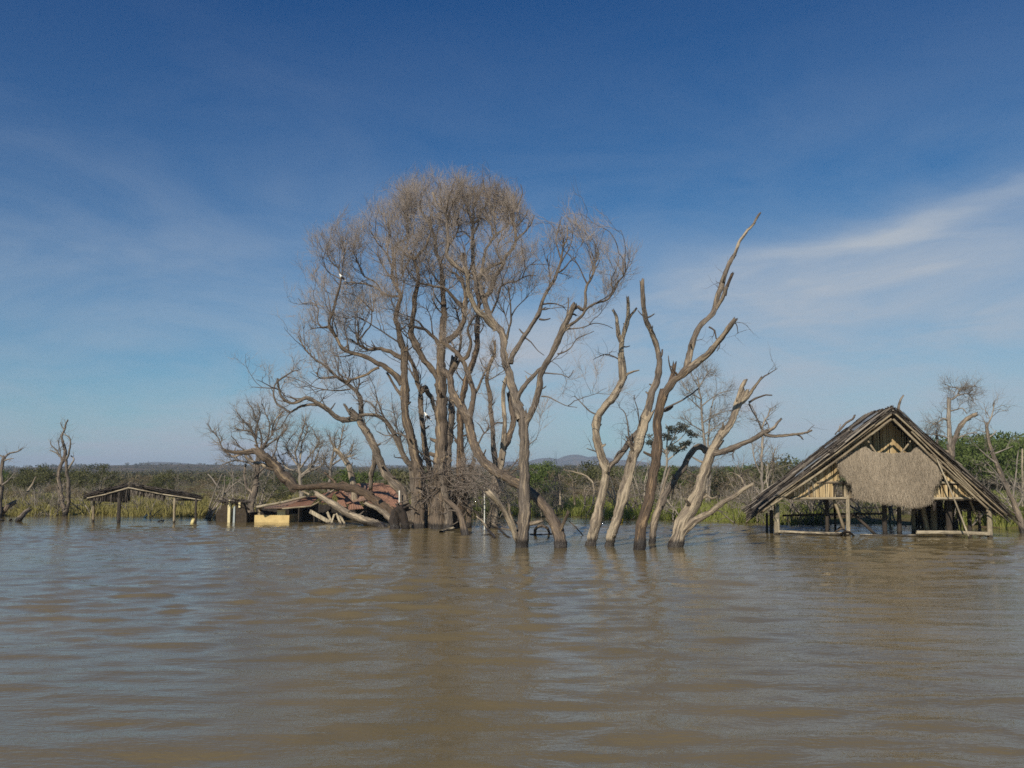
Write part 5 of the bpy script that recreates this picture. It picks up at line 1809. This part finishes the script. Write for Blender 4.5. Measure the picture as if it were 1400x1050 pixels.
T = Tree('fallen_tree', 'broad pale split trunk sliding from the red roof with its cut end in the water', (518, 720), mats=('bark_pale', 'twig_dark'), seed=43, cat='dead trunk')
T.stem(13, 7, 0, '521,721 508,715 494,710 480,704 468,698 456,690 444,682 434,676', d=2.2)
T.done()
T = Tree('fallen_tree', 'shorter grey fallen trunk on the right of the broad pale split one', (537, 716), Y=34.4, mats=('bark_pale', 'twig_dark'), seed=44, cat='dead trunk')
T.stem(9, 5, 0, '538,716 530,706 522,699 512,693 500,688', d=1.2)
T.done()
# soaked stump with two legs
T = Tree('tree_stump', 'black soaked stump standing on two legs left of the clump', (539, 723), mats=('bark_soaked', 'bark_soaked'), seed=45, cat='stump')
T.stem(13, 12, 0, '539,723 538,712 540,702 546,696 552,695', d=0.2)
T.stem(10, 11, 0, '555,724 553,712 549,702 545,696', d=-0.1, free=True)
T.stem(3, 2, 0, '548,697 560,692 570,698', d=0.2)
T.done()
T = Tree('leaning_stub', 'dark wet footed stub leaning against the stout trunk of the clump', (636, 731), mats=('bark_brown', 'twig_dark'), seed=46, cat='stump')
T.stem(10, 6, 0, '636,731 634,720 631,708 626,698 618,690 608,682', d=0.7)
T.stem(3, 1.2, 0.3, '628,700 616,698 606,703 598,700', d=-0.3)
T.done()
# tangled dry brush caught between the trunks
T = Tree('tangled_brush', 'tangle of dry thin branches caught between the trunks of the clump', (604, 720), Y=31.6, mats=('twig_dark', 'twig'), seed=47, cat='brush')
for q in ('560,655 590,650 620,640 650,634', '575,690 600,668 630,650 655,645', '600,655 630,648 660,650 690,660', '610,690 625,660 640,640 648,625', '570,640 590,660 612,680 630,700', '640,640 660,652 676,664 690,676',
          '590,690 584,668 580,648 574,636', '622,700 632,676 640,655 650,640', '540,690 560,682 580,672 596,660', '600,640 616,660 640,672 664,664', '630,690 650,700 668,716 690,724', '604,668 640,662 670,672', '590,668 610,662 650,668'):
    T.stem(2.2, 1.0, 1, q, free=True, thin=1)
T.twigs(190, 900, 500, up=-0.12, l1=(0.4, 1.1), r=(0.014, 0.009, 0.006), wig=0.4)
T.first = False
T.done()
# ------------------------------------------------------------------ drowned shrubs and sticks along the shore
def shrub_mesh(h, stems, lean, r0, n1, n2, up):
    lines, rads = [], []
    for k in range(stems):
        b = np.array([rng.normal() * 0.12 * h, rng.normal() * 0.12 * h, -0.5])
        d = np.array([rng.normal() * lean, rng.normal() * lean, 1.0])
        d /= np.linalg.norm(d)
        L = (h + 0.5) * rng.uniform(0.6, 1.05)
        pts = [b]
        for q in range(11):
            d = d + rng.normal(size=3) * 0.13
            d /= np.linalg.norm(d)
            pts.append(pts[-1] + d * L / 11)
        lines.append(np.stack(pts))
        rads.append(np.linspace(r0, r0 * 0.35, 12) * rng.uniform(0.6, 1.2))
    lines, rads = np.stack(lines), np.stack(rads)
    a = MB()
    tubes(a, lines, rads, 6, 0.08)
    c = MB()
    p, r = grow(lines, rads, n1, (0.3 * h, 0.6 * h), (25, 70), up, 0.6, 7, 0.3, 0.25, r0 * 0.5, 0.006)
    tubes(c, p, r, 4)
    if not n2:
        tubes(a, p, r, 4)
        return data_of(a, 'stems', M['twig_far']), None
    if n2:
        p2, r2 = grow(p, r, n2, (0.15 * h, 0.35 * h), (20, 60), up, 0.7, 5, 0.2, 0.25, 0.009, 0.005)
        tubes(c, p2, r2, 3)
    return data_of(a, 'stems', M['twig_far']), data_of(c, 'twigs', M['twig_far'])


SHK = {'sticks': [shrub_mesh(1.1, 5, 0.35, 0.022, 14, 0, 0.1) for _ in range(3)],
       'bushy': [shrub_mesh(1.7, 6, 0.35, 0.028, 40, 130, 0.2) for _ in range(3)],
       'tall': [shrub_mesh(2.6, 3, 0.22, 0.045, 34, 110, 0.2) for _ in range(3)],
       'stubs': [shrub_mesh(0.55, 4, 0.5, 0.035, 4, 0, 0.0) for _ in range(3)]}
SHL = {'sticks': 'thin bare grey sticks of a drowned shrub', 'bushy': 'twiggy grey drowned shrub', 'tall': 'slender bare dead sapling', 'stubs': 'low bleached stubs of a drowned shrub'}
SREG = [(60, 'at the left edge of the shore'), (130, 'around the lone forked dead tree'), (275, 'behind the open shelter'), (345, 'beside the outhouse'), (560, 'behind the collapsed house'),
        (720, 'behind the big dead clump'), (860, 'behind the left broken trunks'), (1000, 'behind the right broken trunks'), (1120, 'left of the thatched hut'), (1350, 'behind the thatched hut'), (9999, 'at the right edge of the shore')]
spots = []
for lo, hi, n in ((-10, 60, 6), (60, 130, 6), (130, 275, 5), (282, 345, 8), (345, 560, 9), (640, 720, 8), (720, 860, 15), (860, 1000, 10), (1000, 1120, 17), (1120, 1310, 14), (1385, 1410, 4)):
    for _ in range(n):
        spots.append((rng.uniform(lo, hi), rng.uniform(-1.8, 5.5)))
KK = ['sticks', 'bushy', 'tall', 'stubs', 'bushy', 'sticks', 'tall']
for q, (px, dd) in enumerate(spots):
    kind = KK[q % 7]
    y = 40.0
    for _ in range(4):
        y = float(shore(at_px(px, y))) + dd
    x = at_px(px, y)
    lab = SHL[kind] + ' ' + next(r[1] for r in SREG if px < r[0])
    r = empty('drowned_shrub', (x, y, max(0.0, float(ground_z(x, y)))), lab, 'dead shrub', lab)
    s = rng.uniform(0.75, 1.2) * (0.75 if px < 275 and kind == 'tall' else 1)
    r.scale = (s, s, s)
    r.rotation_euler[2] = rng.uniform(0, 6.28)
    for nm, me in zip(('stems', 'crown'), SHK[kind][q % 3]):
        if me is None:
            continue
        o = bpy.data.objects.new(nm, me)
        COL.objects.link(o)
        o.parent = r

# a leaning bundle of dead sticks beside the outhouse
T = Tree('drowned_shrub', 'fan of long dead sticks leaning right beside the outhouse', (285, 709), mats=('twig_far', 'twig_far'), seed=70, cat='dead shrub')
for q in ('281,709 292,690 302,672 309,656', '287,709 297,692 306,676 315,660', '292,710 300,694 310,680 322,668', '283,708 290,682 297,664 303,648', '296,710 302,694 306,672 308,650', '300,668 290,654 284,648', '284,708 300,684 318,664 332,655'):
    T.stem(2.8, 1.2, 0.6, q, free=True, thin=1)
T.first = False
T.twigs(30, 50, 0, up=0.1, l1=(0.2, 0.6), r=(0.014, 0.009, 0.006))
T.done()
T = Tree('drowned_shrub', 'pale arching dead branches over the water left of the curving pale trunk', (800, 708), mats=('bark_pale', 'twig_far'), seed=71, cat='dead shrub')
for q in ('811,690 812,665 806,655 795,648 784,645 770,642', '766,690 765,662 764,648', '786,690 784,668 782,655 776,648', '800,690 799,670 806,664'):
    T.stem(3, 1.4, 0.6, q, free=True, thin=1)
T.first = False
T.twigs(40, 110, 0, up=0.1, l1=(0.2, 0.7), r=(0.014, 0.009, 0.006))
T.done('twig_far')
T = Tree('drowned_shrub', 'pale forked dead branches between the broken trunks and the hut', (1024, 708), mats=('bark_pale', 'twig_far'), seed=72, cat='dead shrub')
for q in ('1030,706 1034,690 1030,676 1020,664 1004,656', '1038,704 1032,680 1022,668 1008,662', '1040,706 1048,690 1052,670 1052,650 1048,640', '1026,706 1020,690 1006,680', '1056,704 1058,680 1057,650 1058,620', '1020,668 1012,652 1000,646'):
    T.stem(3, 1.3, 0.8, q, free=True, thin=1)
T.first = False
T.twigs(70, 200, 0, up=0.15, l1=(0.3, 0.8), r=(0.014, 0.009, 0.006))
T.done('twig_far')


def log(name, label, pts, w0, w1, m, cat='log', zmin=None):
    """pts: (px, py, Y) or water pixels (px, py)."""
    p = np.array([W(*q) if len(q) == 2 else P(*q) for q in pts])
    ln = smooth_line(np.concatenate([p, np.linspace(w0, w1, len(p))[:, None]], 1), 0.08, 0.006)
    mb = MB()
    tubes(mb, ln[:, :3], ln[:, 3] / 2, 9, 0.14, 'jag')
    c = ln[:, :3].mean(0)
    o = mb.build(name, M[m], None, loc=(c[0], c[1], 0))
    return tag(o, label, cat)


for lab, pts, w0, w1, m in (('dark thin log floating behind the tall front trunk', [(725, 731.5), (738, 731.5), (754, 730)], 0.10, 0.05, 'bark_dark'),
                            ('arched root sticking up behind the floating thin log', [(731, 729), (734, 721, 28.0), (742, 719, 28.0), (749, 723, 28.0), (751, 729)], 0.10, 0.08, 'bark_brown'),
                            ('pale cut log at the foot of the stout trunk', [(603, 728), (611, 725, 30.6), (620, 722, 30.8)], 0.16, 0.10, 'pole_pale'),
                            ('pale branch dipping into the water below the pale forked trunk', [(652, 706, 30.2), (660, 713, 30.0), (667, 724, 29.6), (677, 736)], 0.05, 0.09, 'bark_pale'),
                            ('second pale branch dipping toward the right below the pale forked trunk', [(674, 716, 30.2), (684, 725, 29.6), (698, 736)], 0.09, 0.05, 'bark_pale'),
                            ('dark twig lying at the tips of the dipping branches', [(658, 732), (668, 731), (682, 731)], 0.04, 0.03, 'bark_dark'),
                            ('dark floating stick left of the yellow can', [(216, 713), (220, 711.8, 36.4), (224, 711)], 0.06, 0.05, 'bark_soaked'),
                            ('pale log at water level just right of the hut', [(1356, 719), (1366, 718.5), (1377, 719.2)], 0.13, 0.10, 'pole_pale'),
                            ('thick slanting stump at the far left edge with a pale end', [(0, 705), (6, 697, 40.5), (13, 691, 40.8), (20, 687, 41.0)], 0.30, 0.22, 'bark_brown'),
                            ('slanting stump with a white bleached foot right of the far left one', [(24, 713), (29, 707, 36.8), (34, 701, 37.2), (39, 697, 37.4)], 0.24, 0.18, 'bark_grey'),
                            ('upper pale bent branch on the far left shore', [(38, 672, 41), (44, 662, 41.2), (49, 652, 41.2)], 0.10, 0.05, 'bark_pale'),
                            ('dark driftwood scrap near the left edge', [(-4, 711.5), (2, 711, 37.3), (5, 712)], 0.10, 0.07, 'bark_soaked'),
                            ('small dark driftwood scrap left of the slanting stumps', [(13, 712), (15, 709.5, 37.4), (16, 712)], 0.08, 0.05, 'bark_soaked'),
                            ('dark splintered roots washed against the hut rail', [(1148, 732), (1156, 727, 27.4), (1163, 729, 27.4), (1168, 733)], 0.09, 0.06, 'bark_dark'),
                            ('broken sticks heaped under the dark braces of the hut', [(1142, 727, 27.6), (1152, 723, 27.5), (1160, 731)], 0.06, 0.05, 'bark_brown'),
                            ('dark thin stick slanting out of the water right of the leaning tree', [(778, 712, 27.5), (788, 722, 27.2), (797, 732)], 0.03, 0.04, 'bark_dark')):
    log('driftwood', lab, pts, w0, w1, m)

# sticks on and against the hut
a_, b_ = hq(1280, 626, -0.56), hq(1322, 728, -0.6)
mb = MB()
ln = smooth_line(np.stack([a_, (a_ + b_) / 2 + np.array([0.03, 0, 0]), b_ + (b_ - a_) / np.linalg.norm(b_ - a_) * 0.3]), 0.2)
tubes(mb, ln, np.linspace(0.022, 0.03, len(ln)), 7, 0.08)
tag(mb.build('leaning_pole', M['pole_pale'], None, loc=(b_[0], b_[1], 0)), 'thin pale pole leaning against the right edge of the hut gable', 'pole')
for lab, q, w0, w1 in (('bare stick standing up at the roof peak', [(1228, 562, 28.4), (1229.5, 552, 28.4), (1232, 546, 28.4), (1235, 541, 28.4)], 0.10, 0.05),
                       ('dark knobbed stick poking over the left roof slope', [(1146, 590, 31.2), (1157, 578, 31.2), (1166, 573, 31.2), (1168.5, 568, 31.2)], 0.08, 0.07),
                       ('thin stick rising lower on the left roof slope', [(1142, 594, 31.5), (1146, 588, 31.5), (1149, 580.5, 31.5)], 0.05, 0.03)):
    log('roof_stick', lab, q, w0, w1, 'bark_grey', 'stick')

# pale posts in the water
for lab, x, yt, yb, Y, w in (('white pole stuck upright on the black two legged stump', 546, 671, 697, 33.3, 0.055), ('thin white pole left of the pale forked trunk', 662.5, 666, 702, 31.5, 0.045),
                             ('pale pole rising at the right edge of the picture', 1397.5, 614, 720, 34.5, 0.08)):
    p0, p1 = P(x, yt, Y), P(x, yb, Y)
    if x != 546:
        p1[2] = -0.6
    mb = MB()
    ln = smooth_line(np.stack([p1, (p0 + p1) / 2, p0]), 0.3, 0.004)
    tubes(mb, ln, np.full(len(ln), w / 2), 8, 0.02)
    tag(mb.build('pole', M['white' if x < 1000 else 'pole_pale'], None, loc=(p1[0], p1[1], 0)), lab, 'pole')


def can(name, label, px, py, h, w, m, tilt, cat):
    """A moulded can afloat: bevelled body, shoulder, neck with cap and a handle."""
    c = W(px, py)
    r = empty(name, (c[0], c[1], 0), label, cat)
    R = Matrix.Rotation(tilt, 3, 'Y') @ Matrix.Rotation(0.4, 3, 'Z')
    bm = bmesh.new()
    bmesh.ops.create_cube(bm, size=1.0)
    for v in bm.verts:
        v.co = Vector((v.co.x * w, v.co.y * w * 0.65, v.co.z * h))
        if v.co.z > 0:
            v.co.x *= 0.72
    bmesh.ops.bevel(bm, geom=bm.edges[:], offset=w * 0.16, segments=3, affect='EDGES')
    bmesh.ops.transform(bm, matrix=R.to_4x4(), verts=bm.verts)
    bmesh.ops.translate(bm, vec=(0, 0, h * 0.28), verts=bm.verts)
    me = bpy.data.meshes.new('can_body')
    bm.to_mesh(me)
    bm.free()
    me.polygons.foreach_set('use_smooth', [True] * len(me.polygons))
    me.materials.append(M[m])
    o = bpy.data.objects.new('can_body', me)
    COL.objects.link(o)
    o.parent = r
    for nm, pts, rad in (('cap', [(w * 0.2, 0, h * 0.48), (w * 0.2, 0, h * 0.6)], w * 0.12), ('handle', [(-w * 0.3, 0, h * 0.46), (-w * 0.2, 0, h * 0.6), (0.0, 0, h * 0.6), (w * 0.06, 0, h * 0.47)], w * 0.05)):
        p = np.array([list(R @ Vector(q) + Vector((0, 0, h * 0.28)) + Vector((c[0], c[1], 0))) for q in pts])
        mb = MB()
        ln = smooth_line(p, 0.03)
        tubes(mb, ln, np.full(len(ln), rad), 8)
        mb.build(nm, M[m], r)
    return r


can('jerrycan', 'pale yellow can floating by the right posts of the open shelter', 263.5, 716, 0.24, 0.18, 'jerry', 0.25, 'can')
can('float_can', 'small white can adrift beneath the open shelter', 199, 707.5, 0.20, 0.11, 'white', 0.9, 'can')
can('marker_float', 'bright yellow float between the grey and the dark brown broken trunks', 849.5, 714.5, 0.24, 0.16, 'yellow', 0.1, 'float')


# ------------------------------------------------------------------ birds and a nest
M['plumage'] = tinted('plumage', [(0.0, (0.03, 0.02, 0.014)), (0.45, (0.05, 0.032, 0.02)), (0.55, (0.75, 0.74, 0.70)), (1.0, (0.85, 0.84, 0.80))])


def bird(label, px, py, Y, s, white=True, flip=1):
    """A perched bird: one body swept from tail to beak, folded wings and legs."""
    c = P(px, py, Y)
    r = empty('perched_bird', c, label, 'bird')
    spine = np.array([(-0.46, 0, -0.20), (-0.34, 0, -0.12), (-0.22, 0, -0.01), (-0.08, 0, 0.12), (0.03, 0, 0.26), (0.09, 0, 0.36), (0.13, 0, 0.43), (0.19, 0, 0.45), (0.25, 0, 0.44), (0.29, 0, 0.41)])
    rad = np.array([0.03, 0.055, 0.09, 0.125, 0.115, 0.08, 0.068, 0.06, 0.028, 0.008])
    spine[:, 0] *= flip
    ln = smooth_line(np.concatenate([spine, rad[:, None]], 1), 0.02)
    k = len(ln)
    u = np.linspace(0, 1, k)
    tn = np.where((u > 0.52) & (u < 0.93), 1.0, 0.0) if white else np.zeros(k)
    tn = np.where(u < 0.12, 1.0 if white else 0.0, tn)
    mb = MB()
    tubes(mb, ln[:, :3] * s + c, ln[:, 3] * s, 14, tint=np.concatenate([np.repeat(tn, 14), [0]]))
    mb.build('body', M['plumage'], r)
    for sd_ in (-1, 1):
        mb = MB()
        w = np.array([(0.02, sd_ * 0.10, 0.25), (-0.12, sd_ * 0.125, 0.12), (-0.26, sd_ * 0.085, -0.04), (-0.36, sd_ * 0.05, -0.15)])
        w[:, 0] *= flip
        l2 = smooth_line(np.concatenate([w, np.array([0.03, 0.045, 0.035, 0.012])[:, None]], 1), 0.03)
        tubes(mb, l2[:, :3] * s + c, l2[:, 3] * s, 8, tint=np.zeros(len(l2) * 8 + 1))
        mb.build('wing', M['plumage'], r)
        mb = MB()
        l3 = np.array([(-0.05 * flip, sd_ * 0.04, 0.02), (-0.03 * flip, sd_ * 0.045, -0.06), (0.0, sd_ * 0.045, -0.13), (0.05 * flip, sd_ * 0.045, -0.135)]) * s + c
        tubes(mb, l3, np.array([0.035, 0.02, 0.01, 0.008]) * s, 6, tint=np.full(25, 0.0))
        mb.build('leg', M['plumage'], r)
    return r


bird('white headed dark bird perched on the upper left fork of the clump', 466.5, 381, 31.0, 0.36, True, -1)
bird('white headed dark bird perched on a low stub left of the stout trunk', 583, 571, 31.8, 0.40, True, -1)
bird('small dark bird on the forked grey tree left of the hut', 1047.5, 581, 38.8, 0.22, False, 1)
mb = MB()
c = P(633, 352, 33.4)
n = 2600
d = rng.normal(size=(n, 3))
d /= np.linalg.norm(d, axis=1, keepdims=True)
pnt = c + d * np.array([0.10, 0.10, 0.17]) * rng.uniform(0.75, 1.08, (n, 1))
tg = np.cross(d, rng.normal(size=(n, 3)))
tg /= np.linalg.norm(tg, axis=1, keepdims=True)
mb.blades(pnt - tg * 0.05, tg * 0.10 + d * 0.02, np.full(n, 0.008), rng.random(n))
M['nest_straw'] = tinted('nest_straw', [(0.0, (0.10, 0.06, 0.03)), (1.0, (0.30, 0.19, 0.09))])
tag(mb.build('bird_nest', M['nest_straw'], None, smooth=False, loc=tuple(c)), 'brown woven bird nest lodged high in the tallest crown', 'nest')
